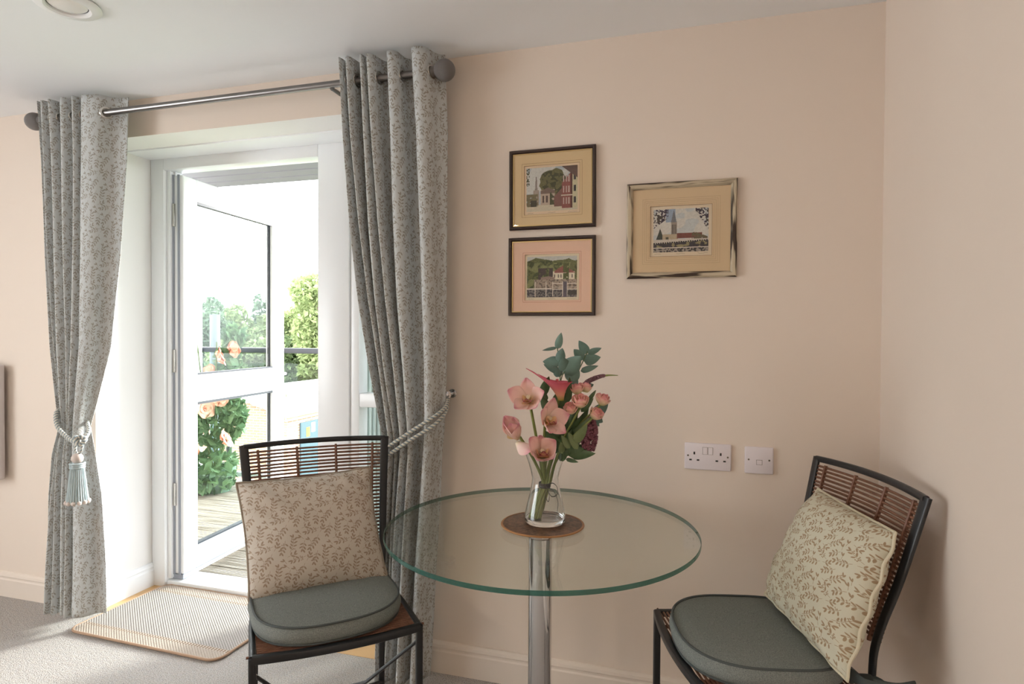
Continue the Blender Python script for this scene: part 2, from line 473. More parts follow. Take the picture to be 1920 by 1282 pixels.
# fixed side window right of the door post
win = bpy.data.objects.new('window_1', None); link(win); struct(win)
bm = BM()
box(bm, (-1.548, FY0 + .01, .03), (-1.5, FY1, 2.2), .006); box(bm, (-1.06, FY0, .0), (OX1, FY1, OZ), .006)
box(bm, (-1.5, FY0 + .01, 2.1), (-1.06, FY1, OZ), .006); box(bm, (-1.5, FY0 + .01, 0), (-1.06, FY1, .12), .006); box(bm, (-1.5, FY0 + .01, .985), (-1.06, FY1, 1.05), .006)
obj('window_frame', bm, M['upvc'], win)
bm = BM(); box(bm, (-1.505, .352, .11), (-1.055, .358, 2.11)); obj('pane', bm, M['pane'], win, False)

# ------------------------------------------------------------------ balcony
def ground_mat(name, c0, c1, s):
    t = NT(name); return t.done(t.bsdf(t.mix(t.noise(s, 4), c0, c1), .9, 0, None, .1))
t = NT('weathered_decking')
co_ = t.n('ShaderNodeTexCoord'); mp = t.n('ShaderNodeMapping'); mp.inputs['Scale'].default_value = (1.5, 40, 1); t.l(co_.outputs['Object'], mp.inputs[0])
n = t.noise(2, 4, mp.outputs[0]); c = t.mix(t.ramp(n, .3, .7), srgb(112, 104, 92), srgb(184, 178, 168)); M['deck'] = t.done(t.bsdf(c, .8, 0, None, .2))
bm = BM(); y = .515; i = 0
while y < 2.28:
    prof = []
    nb = 7; w = .118
    # grooved board cross-section
    for k in range(nb):
        a = y + w * k / nb; b = y + w * (k + .55) / nb; d = y + w * (k + 1) / nb
        prof += [(a, 0), (b, 0), (b + .002, -.004), (d - .002, -.004)]
    prof += [(y + w, -.004), (y + w, -.03), (y, -.03)]
    r = [[bm.verts.new((x, yy, zz - .002)) for yy, zz in prof] for x in (-6.2, .6)]
    m = len(prof)
    for j in range(m): bm.faces.new((r[0][j], r[0][(j + 1) % m], r[1][(j + 1) % m], r[1][j]))
    y += w + .006
dk = struct(obj('floor_balcony', bm, M['deck'], smooth=False))
struct(obj('floor_balcony_slab', box(BM(), (-6.2, .345, -.3), (.6, 2.36, -.036)), plain('grey_concrete', srgb(150, 148, 145), .9, vary=.1), smooth=False))
bm = BM(); y = .36
while y < 1.55:
    box(bm, (-6.2, y, 2.43), (.6, y + .132, 2.46), .004, 1); y += .142
struct(obj('ceiling_balcony', bm, plain('grey_soffit_board', srgb(112, 110, 122), .6, vary=.05), smooth=False))
struct(obj('ceiling_balcony_slab', box(BM(), (-6.2, .34, 2.462), (.6, 1.6, 2.7)), plain('dark_soffit_void', srgb(34, 36, 44), .8), smooth=False))
struct(obj('wall_balcony', box(BM(), (-4.95, 1.2, -.3), (-4.19, 2.22, 2.43)), plain('white_render', srgb(232, 234, 238), .8, vary=.03), smooth=False))
# ribbed screen in front of the side window
bm = BM(); prof = []
x = -1.605
while x < -1.02:
    prof += [(x, .55), (x + .010, .55), (x + .013, .541), (x + .021, .541)]; x += .024
prof += [(x, .55), (x, .575), (-1.605, .575)]
r = [[bm.verts.new((a, b, z)) for a, b in prof] for z in (.0, 2.42)]
for j in range(len(prof)): bm.faces.new((r[0][j], r[0][(j + 1) % len(prof)], r[1][(j + 1) % len(prof)], r[1][j]))
bm.faces.new(r[0][::-1]); bm.faces.new(r[1])
tag(obj('privacy_screen', bm, plain('sage_grey_cladding', srgb(176, 186, 182), .6), smooth=False), 'pale sage ribbed screen outside, seen beside the right curtain', 'screen')
# railing
rl = thing('balcony_railing', 'dark grey balcony handrail over clear glass balustrade', 'railing', (0, 2.25, 0))
t_dk = plain('anthracite_rail', srgb(66, 70, 80), .4)
obj('handrail', box(BM(), (-6.2, -.025, 1.15), (.6, .025, 1.196), .008), t_dk, rl)
obj('bottom_rail', box(BM(), (-6.2, -.015, .06), (.6, .015, .10), .004), plain('pale_rail', srgb(190, 196, 200), .4), rl)
for x in (-5.9, -4.9, -3.93, -2.5, -.9, .4): obj('post', box(BM(), (x - .016, -.02, 0), (x + .016, .02, 1.15), .004), t_dk, rl)
for x0, x1 in ((-5.88, -4.92), (-4.88, -3.95), (-3.91, -2.52), (-2.48, -.92), (-.88, .38)):
    obj('glass_panel', box(BM(), (x0, -.005, .1), (x1, .005, 1.066)), M['balustrade'], rl, False)
tag(obj('downpipe', tube(BM(), [(-4.29, 2.48, -3.4), (-4.29, 2.48, 1.49)], .045, 14), plain('pale_grey_pipe', srgb(112, 122, 130), .5)), 'pale grey pipe rising behind the balcony railing', 'pipe')

# ------------------------------------------------------------------ world outside
struct(obj('ground', box(BM(), (-70, 2.6, -3.6), (40, 90, -3.4)), ground_mat('lawn', srgb(84, 100, 58), srgb(120, 134, 84), 1.5), smooth=False))
def leaf_mat(name, a, b, tl=.35):
    t = NT(name)
    oi = t.n('ShaderNodeNewGeometry'); n = t.noise(1.3, 2)
    k = t.math('ADD', t.math('MULTIPLY', oi.outputs['Random Per Island'], .6), t.math('MULTIPLY', n, .4))
    c = t.mix(k, a, b)
    d = t.bsdf(c, .55, 0, None, .3); x = t.n('ShaderNodeBsdfTranslucent'); t.l(c, x.inputs[0])
    mx = t.n('ShaderNodeMixShader'); mx.inputs[0].default_value = tl; t.l(d, mx.inputs[1]); t.l(x.outputs[0], mx.inputs[2])
    return t.done(mx.outputs[0])
M['tree_bright'] = leaf_mat('bright_tree_leaf', srgb(112, 130, 84), srgb(184, 194, 140))
M['tree_mid'] = leaf_mat('mid_tree_leaf', srgb(84, 106, 74), srgb(160, 176, 128))
M['tree_dark'] = leaf_mat('deep_tree_leaf', srgb(70, 94, 82), srgb(136, 156, 130))
M['bark'] = plain('brown_bark', srgb(104, 88, 74), .9, vary=.2)
def leaf_cloud(blobs, n, size, seed, flat=.5):
    """n pointed leaf quads (bent) on the skin of several ellipsoid blobs"""
    r = np.random.default_rng(seed); V = []; F = []
    B = np.array(blobs, dtype=float); vol = (B[:, 3] * B[:, 4]); pick = r.choice(len(B), n, p=vol / vol.sum())
    d = r.normal(size=(n, 3)); d /= np.linalg.norm(d, axis=1)[:, None]
    rad = r.uniform(.62, 1.04, n) ** .6
    c = B[pick, :3] + d * B[pick][:, [3, 3, 4]] * rad[:, None]
    a = r.normal(size=(n, 3)) + d * .8; a /= np.linalg.norm(a, axis=1)[:, None]
    b = np.cross(a, r.normal(size=(n, 3))); b /= np.linalg.norm(b, axis=1)[:, None]
    s = size * r.uniform(.6, 1.3, n)[:, None]
    nn = np.cross(a, b)
    P = np.stack([c - a * s, c + b * s * flat + nn * s * .12, c + a * s, c - b * s * flat + nn * s * .12], 1).reshape(-1, 3)
    return P, [(4 * i, 4 * i + 1, 4 * i + 2, 4 * i + 3) for i in range(n)]
def tree(label, name, x, y, h, rad, mat, n, seed, group='trees beyond the balcony'):
    tr = thing(name, label, 'tree', (x, y, -3.4), group=group); r = random.Random(seed)
    blobs = [(0, 0, h * .62, rad * .8, h * .26)]
    for k in range(9):
        a = r.uniform(0, 6.28); q = rad * r.uniform(.4, .85)
        blobs.append((q * math.cos(a), q * math.sin(a), h * r.uniform(.45, .86), rad * r.uniform(.3, .5), h * r.uniform(.1, .17)))
    for k in range(26):
        a = r.uniform(0, 6.28); q = rad * r.uniform(.3, 1.05); zz = r.uniform(.4, .98)
        blobs.append((q * math.cos(a) * (1.15 - zz * .6), q * math.sin(a) * (1.15 - zz * .6), h * zz, rad * r.uniform(.12, .22), h * r.uniform(.035, .07)))
    obj('crown', leaf_cloud(blobs, n * 2, .125, seed), mat, tr, False)
    bm = BM(); sweep(bm, bez([(0, 0, 0), (.1, 0, h * .25), (-.05, .1, h * .5), (.1, 0, h * .75)], 12), circ(.22, 8), scale=[1.2 - .9 * i / 12 for i in range(13)])
    for k in range(4):
        a = k * 1.6; tube(bm, bez([(0, 0, h * .4), (.4 * rad * math.cos(a), .4 * rad * math.sin(a), h * .6), (.7 * rad * math.cos(a), .7 * rad * math.sin(a), h * .75)], 8), .07, 6)
    obj('trunk', bm, M['bark'], tr)
tree('tall bright green tree right of the open door leaf', 'broadleaf_tree', -14.6, 20.8, 7.6, 2.3, M['tree_bright'], 9000, 1)
tree('mid green bushy tree seen through the door glass', 'broadleaf_tree', -19.3, 21.5, 5.7, 2.2, M['tree_mid'], 8000, 2)
tree('deep green tree at the left edge of the door glass', 'broadleaf_tree', -22.8, 20.8, 6.1, 2.4, M['tree_dark'], 8000, 3)
tree('slim blue green tree peeking above the bushes in the door glass', 'broadleaf_tree', -22.2, 26.0, 6.6, 1.1, M['tree_dark'], 3000, 4)
tree('pale green tree between the garage roof and the tall tree', 'broadleaf_tree', -17.2, 24.2, 6.2, 2.4, M['tree_bright'], 8000, 5)
tree('dark green tree top at the right edge of the door opening', 'broadleaf_tree', -13.4, 24.6, 7.2, 2.0, M['tree_mid'], 7000, 6)
hd = leaf_cloud([(x, 19 + .5 * math.sin(x), -2.2, 1.5, 1.3) for x in np.arange(-27, -14.5, 1.4)], 9000, .15, 9)
hg = obj('hedge', hd, M['tree_mid'], smooth=False); tag(hg, 'low clipped green hedge below the trees behind the garage', 'hedge')

# brick garage below the balcony
t = NT('red_brick'); co_ = t.n('ShaderNodeTexCoord'); sp3 = t.n('ShaderNodeSeparateXYZ'); t.l(co_.outputs['Object'], sp3.inputs[0])
cb = t.n('ShaderNodeCombineXYZ'); t.l(t.math('ADD', sp3.outputs[0], sp3.outputs[1]), cb.inputs[0]); t.l(sp3.outputs[2], cb.inputs[1])
br = t.n('ShaderNodeTexBrick'); t.l(cb.outputs[0], br.inputs['Vector']); br.inputs['Scale'].default_value = 1
br.inputs['Brick Width'].default_value = .225; br.inputs['Row Height'].default_value = .075; br.inputs['Mortar Size'].default_value = .009
br.inputs['Color1'].default_value = srgb(196, 146, 128); br.inputs['Color2'].default_value = srgb(182, 130, 114); br.inputs['Mortar'].default_value = srgb(204, 192, 182)
M['brick'] = t.done(t.bsdf(br.outputs[0], .9, 0, None, .1))
gar = thing('brick_garage', 'red brick garage with pale grey ridged roof and blue doors', 'garage', (-10.8, 12.3, -3.4))
EZ, RZ, GW, GL = 2.46, 3.0, 4.0, 7.0
bm = BM()
v = [bm.verts.new(p) for p in ((0, 0, 0), (-GW, 0, 0), (-GW, 0, EZ), (-GW / 2, 0, RZ - .03), (0, 0, EZ))]; bm.faces.new(v)
w_ = [bm.verts.new((p.co.x, GL, p.co.z)) for p in v]; bm.faces.new(w_[::-1])
for j in range(5): bm.faces.new((v[j], v[(j + 1) % 5], w_[(j + 1) % 5], w_[j]))
obj('wall', bm, M['brick'], gar, False)
bm = BM()
for s in (0, 1):
    n_ = 60; pr_ = []
    for k in range(n_ + 1):
        f = k / n_; x = (.18 - f * (GW / 2 + .18)) if not s else (-GW - .18 + f * (GW / 2 + .18))
        z = EZ - .04 + f * (RZ + .06 - EZ) + (.03 if k % 6 == 0 else 0); pr_.append((x, z))
    low = [(x, z - .08) for x, z in pr_[::-1]]; pr_ += low
    r = [[bm.verts.new((x, y, z)) for x, z in pr_] for y in (-.15, GL + .15)]
    m = len(pr_)
    for j in range(m): bm.faces.new((r[0][j], r[0][(j + 1) % m], r[1][(j + 1) % m], r[1][j]))
    bm.faces.new(r[0][::-1]); bm.faces.new(r[1])
obj('roof', bm, plain('pale_grey_sheet_roof', srgb(214, 212, 210), .5), gar, False)
obj('fascia', box(BM(), (.0, -.1, EZ - .22), (.06, GL, EZ - .06)), plain('pale_fascia', srgb(214, 168, 150), .6), gar, False)
for y in (.55, 2.65):
    d = obj('garage_door', box(BM(), (.0, y, .02), (.05, y + 1.9, 2.12), .01, 1), plain('slate_blue_door', srgb(70, 92, 106), .5, vary=.06), gar)
    obj('door_split', box(BM(), (.05, y + .94, .02), (.056, y + .96, 2.12)), M['seal'], d, False)
    obj('yellow_notice', box(BM(), (.05, y + .26, 1.68), (.056, y + .42, 1.95)), plain('yellow_notice', srgb(236, 204, 60), .5), d, False)
    obj('white_notice', box(BM(), (.05, y + .5, 1.78), (.056, y + .68, 2.06)), plain('white_notice', srgb(236, 236, 230), .5), d, False)

# rose bush on the balcony
rose = thing('rose_bush', 'bushy rose with peach blooms in a pot by the balcony glass', 'plant', (-3.83, 1.98, 0))
rose.scale = (1.06, 1.06, 1.06)
obj('pot', lathe(BM(), [(0, 0), (.11, 0), (.14, .16), (.15, .16), (.15, .19), (.13, .19), (.125, .17), (0, .17)], 28), plain('green_glazed_pot', srgb(104, 132, 116), .3), rose)
bm = BM(); rr = random.Random(3); tips = []
for k in range(11):
    a = rr.uniform(0, 6.28); q = rr.uniform(.06, .26); h = rr.uniform(.7, 1.25)
    p = bez([(0.03 * math.cos(a), .03 * math.sin(a), .17), (q * .5 * math.cos(a), q * .4 * math.sin(a), .55), (q * math.cos(a), q * .6 * math.sin(a), h)], 10); tips.append(p[-1])
    tube(bm, p, .006, 6)
obj('stem', bm, plain('rose_stem', srgb(92, 110, 66), .6), rose)
M['rose_leaf'] = leaf_mat('rose_leaf', srgb(58, 92, 66), srgb(120, 152, 110), .25)
obj('foliage', leaf_cloud([(0, 0, .55, .2, .2), (.05, .02, .82, .14, .17), (-.16, 0, .6, .1, .12), (.17, 0, .6, .1, .16), (.1, .03, 1.05, .09, .1), (.16, .03, 1.22, .08, .08), (.0, -.03, .2, .2, .12), (-.02, -.06, .1, .19, .1)], 1500, .044, 21, .6), M['rose_leaf'], rose, False)
def rosette(bm, rad, seed, layers=4):
    r = random.Random(seed)
    for L in range(layers):
        f = L / (layers - 1); n = 5; q = rad * (.28 + .72 * f); tilt = .25 + .85 * f
        for k in range(n):
            a = 2 * PI * (k + .5 * (L % 2)) / n + r.uniform(-.15, .15)
            nu, nv = 6, 6; vs = []
            for i in range(nv):
                v_ = i / (nv - 1)
                for j in range(nu):
                    u_ = (j / (nu - 1) - .5) * 2
                    w = q * .8 * math.sin(PI * (.14 + .80 * v_)) ** .7
                    rad_ = q * (.1 + .9 * math.sin(v_ * PI / 2)) * (1 if f > .4 else .8)
                    out_ = rad_ * math.sin(tilt * v_ * 1.0) + .06 * q
                    z = q * .95 * v_ * math.cos(tilt * v_ * .9) + q * .25 * (1 - f) - .12 * q * abs(u_) ** 2 * f
                    x = out_ - .25 * w * u_ * u_; y = w * u_
                    x += .1 * q * (v_ ** 3) * f
                    vs.append(bm.verts.new((x * math.cos(a) - y * math.sin(a), x * math.sin(a) + y * math.cos(a), z)))
            for i in range(nv - 1):
                for j in range(nu - 1): bm.faces.new((vs[i * nu + j], vs[i * nu + j + 1], vs[(i + 1) * nu + j + 1], vs[(i + 1) * nu + j]))
    return bm
M['peach'] = plain('peach_petal', srgb(244, 186, 164), .6, vary=.1, vscale=40)
bl = obj('rose_bloom', rosette(BM(), .075, 1), M['peach'], rose)
for i, (x, y, z, s) in enumerate(((.0, -.22, .33, 1.15), (-.17, -.12, .46, .95), (.04, -.16, .67, 1.0), (.2, -.14, .43, .95), (.11, -.1, 1.06, 1.0), (.19, -.05, 1.12, .9), (.16, -.14, .72, .8), (.05, -.1, .95, .7))):
    o = bl if i == 0 else bl.copy()
    if i: link(o, rose)
    o.location = (x, y, z); o.scale = (s, s, s); o.rotation_euler = (R(60) + .2 * (i % 3), R(10 * (i % 4) - 15), .6 * i)

# ------------------------------------------------------------------ curtains
def smooth_interp(xs, ys, q):
    return np.interp(q, xs, ys)
def curtain(name, label, tab, crest, top, seed, nph=5.5):
    """tab rows: z, x left, x right, fold depth; crest = fold crest positions (0..1)"""
    root = thing(name, label, 'curtain', (0, 0, 0), group='curtains at the balcony door')
    tab = np.array(tab)[::-1]; zb = tab[0, 0]
    nt, nv = 331, 90
    t_ = np.linspace(0, 1, nt); ph = t_ * nph
    phw = ph + .85 / (4 * PI) * np.sin(4 * PI * ph)      # broad rounded crests, steep sides
    g = np.interp(phw, np.array([0, 1, 2, 3, 4, 5, nph]), crest)
    k = np.ones(9) / 9; gp = np.pad(g, 4, mode='edge'); g = np.convolve(gp, k, 'valid')
    r = np.random.default_rng(seed)
    V = np.zeros((nv, nt, 3)); amps = r.uniform(.85, 1.12, 8)
    amp_t = np.interp(ph, np.arange(8) * .8, amps)
    for i in range(nv):
        z = zb + (top - zb) * i / (nv - 1)
        xl, xr, A = (smooth_interp(tab[:, 0], tab[:, c], z) for c in (1, 2, 3))
        low = max(0, min(1, (1.2 - z) / 1.0))
        wob = .012 * low * np.sin(2 * PI * (ph * .37) + seed + z * 2)
        x = xl + (xr - xl) * g + .006 * np.sin(2 * PI * ph * .5 + z * 3 + seed)
        y = -.125 - A * amp_t * np.cos(2 * PI * ph) * (1 - .35 * low * np.sin(ph * 2.1 + seed) ** 2) + wob
        # flatten the header a little so the eyelets sit on straight panels
        V[i, :, 0] = x; V[i, :, 1] = np.minimum(y, -.02); V[i, :, 2] = z
    top_row = V[int(nv * .8)]
    s = np.concatenate([[0], np.cumsum(np.linalg.norm(np.diff(V[nv - 1], axis=0), axis=1))])
    UV = np.zeros((nv, nt, 2)); UV[:, :, 0] = s[None, :] * 1.15; UV[:, :, 1] = V[:, :, 2]
    o = obj('drape', (V.reshape(-1, 3), grid_faces(nt, nv), UV.reshape(-1, 2)), M['curtain'], root, angle=None)
    md = o.modifiers.new('thick', 'SOLIDIFY'); md.thickness = .0025; md.offset = 0
    # eyelet rings where the cloth crosses the pole
    row = V[int(round((2.30 - zb) / (top - zb) * (nv - 1)))]
    proto = None
    for q in np.arange(.25, nph, .5):
        j = int(q / nph * (nt - 1)); p = row[j]; d = row[min(j + 2, nt - 1)] - row[max(j - 2, 0)]
        ang = math.atan2(d[1], d[0])
        if proto is None:
            b = BM(); n2 = [(.021 + .006 * math.cos(a), .004 * math.sin(a)) for a in np.linspace(0, 2 * PI, 9)[:-1]]
            lathe(b, n2, 28, close=True, M=Matrix.Rotation(R(90), 4, 'X')); e = proto = obj('eyelet', b, M['nickel'], root)
        else: e = proto.copy(); link(e, root)
        e.location = (p[0], p[1], 2.30); e.rotation_euler = (0, 0, ang)
    return root
RC = [(2.40, -1.31, -.902, .046), (2.085, -1.289, -.884, .048), (1.744, -1.254, -.883, .048), (1.463, -1.215, -.886, .046), (1.183, -1.163, -.889, .043), (.962, -1.12, -.901, .040),
      (.882, -1.111, -.91, .04), (.72, -1.124, -.918, .042), (.476, -1.139, -.935, .045), (.015, -1.16, -.955, .047)]
LC = [(2.38, -2.857, -2.411, .046), (2.099, -2.834, -2.422, .048), (1.671, -2.815, -2.455, .047), (1.264, -2.786, -2.51, .044), (.998, -2.752, -2.596, .04), (.901, -2.74, -2.628, .036),
      (.779, -2.78, -2.604, .04), (.585, -2.804, -2.573, .046), (.292, -2.823, -2.559, .05), (.045, -2.835, -2.558, .052)]
curtain('curtain', 'leaf-printed curtain right of the balcony door, held by a twisted rope', RC, [0, .12, .23, .33, .52, .82, 1.0], 2.378, 1)
curtain('curtain', 'leaf-printed curtain left of the balcony door, with a hanging tassel', LC, [0, .07, .164, .34, .49, .605, 1.0], 2.372, 2)
# pole
pole = thing('curtain_pole', 'brushed steel curtain pole with textured ball ends above the door', 'curtain pole', (0, -.125, 2.30))
obj('pole', tube(BM(), [(-2.89, 0, 0), (-.925, 0, 0)], .0135, 18), M['steel'], pole)
t = NT('crackled_grey_ball'); vo = t.n('ShaderNodeTexVoronoi'); vo.inputs['Scale'].default_value = 160
c = t.mix(vo.outputs['Distance'], srgb(78, 74, 74), srgb(158, 152, 150)); M['ball'] = t.done(t.bsdf(c, .4, .3, t.bump(vo.outputs['Distance'], .6, .002)))
for x, s in ((-.887, 1), (-2.926, -1)):
    b = BM(); ball(b, (x, 0, 0), .04, 24, 16); tube(b, [(x - s * .06, 0, 0), (x - s * .03, 0, 0)], .02, 18); obj('finial', b, M['ball'], pole)
for x in (-2.60, -1.36):
    b = BM(); tube(b, [(x, 0.0, -.016), (x, .06, -.016), (x, .123, -.016)], .008, 10)
    lathe(b, [(0, 0), (.03, 0), (.03, .008), (0, .008)], 20, M=Matrix.Translation((x, .1245, -.016)) @ Matrix.Rotation(R(90), 4, 'X')); obj('bracket', b, M['steel'], pole)

def rope_mesh(pts, r=.0065, n=10):
    """rope with a swept uv so the two-tone twist follows it"""
    pts = [Vector(p) for p in pts]; V = []; UV = []; L = 0; u = None
    for i, p in enumerate(pts):
        a = pts[max(i - 1, 0)]; b = pts[min(i + 1, len(pts) - 1)]; T = (b - a).normalized()
        if u is None: u = T.orthogonal().normalized()
        u = (u - T * u.dot(T)).normalized(); s = T.cross(u)
        if i: L += (p - pts[i - 1]).length
        for j in range(n):
            th = 2 * PI * j / n; k = r * (1 + .14 * math.cos(2 * th - L * 440))
            V.append(p + (s * math.cos(th) + u * math.sin(th)) * k); UV.append((j / n, L))
    return V, grid_faces(n, len(pts), True), UV
# right tieback: two strands from the hook round the front of the curtain and back
tb = thing('curtain_tieback', 'twisted grey and cream rope tieback running to a hook on the wall', 'tieback', (-.9, -.03, 1.1), group='curtain tiebacks')
o0 = Vector((-.9, -.03, 1.1))
def rel(L): return [Vector(p) - o0 for p in L]
for dz in (0, -.03):
    p = [(-.902, -.042, 1.093 + dz * .25), (-.885, -.11, 1.06 + dz * .6), (-.905, -.165, 1.03 + dz), (-.985, -.195, .975 + dz), (-1.08, -.197, .912 + dz), (-1.15, -.185, .872 + dz), (-1.172, -.125, .86 + dz), (-1.15, -.06, .87 + dz), (-1.05, -.04, .95 + dz), (-.96, -.028, 1.05 + dz * .5), (-.91, -.036, 1.091 + dz * .25)]
    obj('rope', rope_mesh(rel(bez(p, 150)), .0072), M['rope'], tb)
hk = thing('holdback_hook', 'small chrome ball hook on the wall right of the curtains', 'hook', (-.9, 0, 1.1), group='curtain hooks')
b = BM(); lathe(b, [(0, 0), (.017, 0), (.017, .004), (.006, .006), (.005, .045), (.009, .05), (0, .05)], 20, M=Matrix.Rotation(R(90), 4, 'X')); obj('stem', b, M['chrome'], hk)
b = BM(); ball(b, (0, -.058, 0), .0165, 20, 14); obj('knob', b, M['chrome'], hk)
# left tieback with tassel
o0 = Vector((-2.66, -.2, .86))
tb = thing('curtain_tieback', 'rope tieback with a blue grey tassel round the left curtain', 'tieback', o0, group='curtain tiebacks')
p = [(-2.74, -.05, .995), (-2.752, -.125, .985), (-2.743, -.17, .968), (-2.70, -.2, .915), (-2.64, -.207, .872), (-2.585, -.212, .853), (-2.562, -.205, .85), (-2.562, -.178, .868), (-2.585, -.145, .892), (-2.63, -.115, .918), (-2.665, -.075, .94), (-2.71, -.05, .97), (-2.74, -.05, .995)]
p = [(a + .0, b_, c_) for a, b_, c_ in p]
obj('rope', rope_mesh(rel(bez(p, 160)), .0085), M['rope'], tb)
TX = -2.532
b = []
kn = rope_mesh(rel(bez([(TX - .02, -.218, .868), (TX - .012, -.24, .878), (TX, -.242, .858), (TX + .012, -.235, .848), (TX + .02, -.22, .866), (TX, -.228, .878), (TX - .018, -.222, .85)], 60)), .009)
obj('knot', kn, M['rope'], tb)
for s in (-1, 1): obj('loop_cord', rope_mesh(rel(bez([(TX + s * .016, -.228, .855), (TX + s * .017, -.235, .825), (TX, -.238, .80)], 16)), .005), M['rope'], tb)
T_ = Matrix.Translation(Vector((TX, -.24, .60)) - o0)
b = BM(); ball(b, (0, 0, .188), .023, 18, 12, M=T_); obj('tassel_head', b, M['tassel_pink'], tb)
b = BM(); 
for z, r_ in ((.158, .025), (.166, .026), (.150, .025)): lathe(b, [(r_ + .005 * math.cos(a), z + .005 * math.sin(a)) for a in np.linspace(0, 2 * PI, 9)[:-1]], 22, close=True, M=T_)
obj('tassel_band', b, M['tassel'], tb)
b = BM(); prof = [(.0, .155), (.024, .152), (.028, .11), (.034, .05), (.04, 0), (.0, .004)]
n_ = 56; rings = []
for r_, z in prof:
    rings.append([b.verts.new(T_ @ Vector((r_ * (1 + .09 * (i % 2)) * math.cos(2 * PI * i / n_), r_ * (1 + .09 * (i % 2)) * math.sin(2 * PI * i / n_), z))) for i in range(n_)])
for a, c_ in zip(rings, rings[1:]):
    for i in range(n_): b.faces.new((a[i], a[(i + 1) % n_], c_[(i + 1) % n_], c_[i]))
bmesh.ops.remove_doubles(b, verts=b.verts[:], dist=1e-5)
obj('tassel_skirt', b, M['tassel'], tb)
b = BM()
for i in range(12): ball(b, (.04 * math.cos(i * .5236), .04 * math.sin(i * .5236), .002), .0095, 8, 6, M=T_)
obj('tassel_trim', b, M['tassel_pink'], tb)

